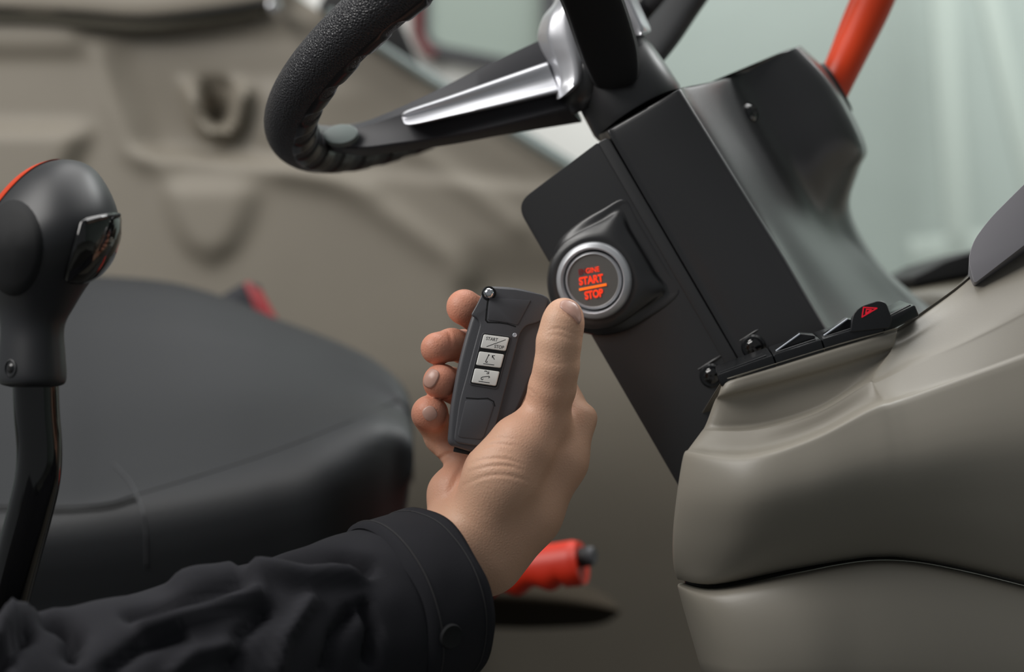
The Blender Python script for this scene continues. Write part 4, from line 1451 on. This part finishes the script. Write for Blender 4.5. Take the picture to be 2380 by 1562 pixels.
surf_patch('fingernail', oval(1003, 880, 15, 24, 28), bh, M['nail'], person, 0.0005, 0.0004, NR, 0.0003)
surf_patch('fingernail', oval(999, 961, 17, 18, -30), bh, M['nail'], person, 0.0005, 0.0004, NR, 0.0003)

# sleeve: a loose tube with folds
spath = [(1030, 1384, 0.838), (905, 1428, 0.822), (740, 1480, 0.805), (560, 1540, 0.785), (330, 1610, 0.765), (80, 1664, 0.74), (-250, 1720, 0.71), (-700, 1800, 0.67)]
srad = [0.0435, 0.0440, 0.0430, 0.0455, 0.0450, 0.0440, 0.050, 0.055]
CP = spline([at(q[0] - 26, q[1], q[2]) for q in spath], 14)
RD = [q.x for q in spline([Vector((x, 0, 0)) for x in srad], 14)]
folds = [  # screen-side folds on the cloth: polyline px, width px, height mm (negative = crease)
    ([(560, 1300), (690, 1290), (800, 1300), (850, 1320)], 24, -11), ([(600, 1335), (720, 1345), (840, 1330)], 30, 5), ([(420, 1345), (560, 1300), (640, 1275)], 40, 4),
    ([(100, 1440), (150, 1450), (180, 1475), (170, 1520)], 24, -8), ([(0, 1500), (40, 1440), (110, 1420)], 40, 7), ([(0, 1560), (30, 1500), (60, 1480)], 20, -6),
    ([(330, 1470), (470, 1430), (600, 1380)], 24, 4), ([(300, 1430), (430, 1400), (560, 1350)], 22, -4), ([(540, 1562), (560, 1480), (620, 1420)], 22, -4), ([(640, 1562), (660, 1480), (720, 1400)], 26, 4),
    ([(760, 1562), (780, 1480), (820, 1420)], 22, -4), ([(860, 1540), (870, 1460), (850, 1400)], 18, -5), ([(250, 1562), (330, 1500), (420, 1480)], 26, -4), ([(400, 1562), (450, 1520), (540, 1500)], 22, 3)]
fr_ = frame_along(CP)


def sleeve_ring(i, grow=0.0, fold=True, n=96):
    p, rad = CP[i], RD[i] + grow
    t = (CP[min(i + 1, len(CP) - 1)] - CP[max(0, i - 1)]).normalized()
    # opening leans away from the viewer
    t = (t + TOCAM * 0.25 * math.exp(-i / 22)).normalized()
    a = (UP - t * UP.dot(t)).normalized()
    b = t.cross(a)
    ring = []
    for k in range(n):
        q = 2 * math.pi * k / n
        dr = a * math.cos(q) + b * math.sin(q)
        pt = p + dr * rad
        h = 0.0
        if fold:
            c = CM.inverted() @ pt
            u, v = 1190 + F * c.x / -c.z, 781 - F * c.y / -c.z
            if dr.dot(TOCAM) > -0.25:
                for ln, w, hh in folds:
                    if min(x for x, y in ln) - 3 * w < u < max(x for x, y in ln) + 3 * w and min(y for x, y in ln) - 3 * w < v < max(y for x, y in ln) + 3 * w:
                        d = line_dist((u, v), ln)
                        h += 1.7 * hh * math.exp(-(d / (0.65 * w)) ** 2) * sst(-0.1, 0.25, dr.dot(TOCAM))
            w1_ = noise.noise(pt * 28) * 2.0 + noise.noise(pt * 60 + Vector((3, 1, 7))) * 1.5
            h += w1_ * sst(2, 20, i)
        ring.append(pt + dr * (h / 1000))
    return ring


NR_ = len(CP)
rows = [sleeve_ring(i, -0.0025) for i in range(10, NR_)]
V = [p for rw in rows for p in rw]
Fc = grid_faces(len(rows), 96, True)
k = len(V)
V.append(CP[-1].copy())
Fc += [((len(rows) - 1) * 96 + j, (len(rows) - 1) * 96 + (j + 1) % 96, k) for j in range(96)]
sleeve = mk('sleeve', V, Fc, M['fabric'], person, label='black cotton jacket sleeve with folds')
# cuff with thickness
rows = [sleeve_ring(i, -0.0035, False) for i in range(14, -1, -2)] + [sleeve_ring(0, -0.001, False)] + [sleeve_ring(i, 0.0004 + 0.0006 * (i < 2), False) for i in range(0, 14)] + [sleeve_ring(14, -0.002, False)]
V = []
for ri, rw in enumerate(rows):
    for kk, p in enumerate(rw):
        V.append(p + Vector((noise.noise(p * 45), noise.noise(p * 45 + Vector((5, 5, 5))), noise.noise(p * 45 + Vector((9, 2, 4))))) * 0.0016)
cuff = mk('cuff', V, grid_faces(len(rows), 96, True), M['fabric'], person, label='buttoned black cuff')
bcuff = bvh_of(cuff)
for i in (2, 12):
    rw = sleeve_ring(i, 0.0006, False)
    P = []
    for p in rw:
        q = bcuff.find_nearest(p)
        P.append(q[0] + q[1] * 0.0001)
    V, Fc = tube_geo(P + [P[0]], 0.0004, 6, 1)
    mk('stitch_line', V, Fc, M['thread'], person)
p, n = cast(bcuff, 1046, 1478)
n = n.normalized()
disc('cuff_button', p, n, [(0, -0.001), (0.0058, -0.001), (0.006, 0.0008), (0.0054, 0.0018), (0.0040, 0.0014), (0, 0.0014)], M['black_soft'], person, 28)
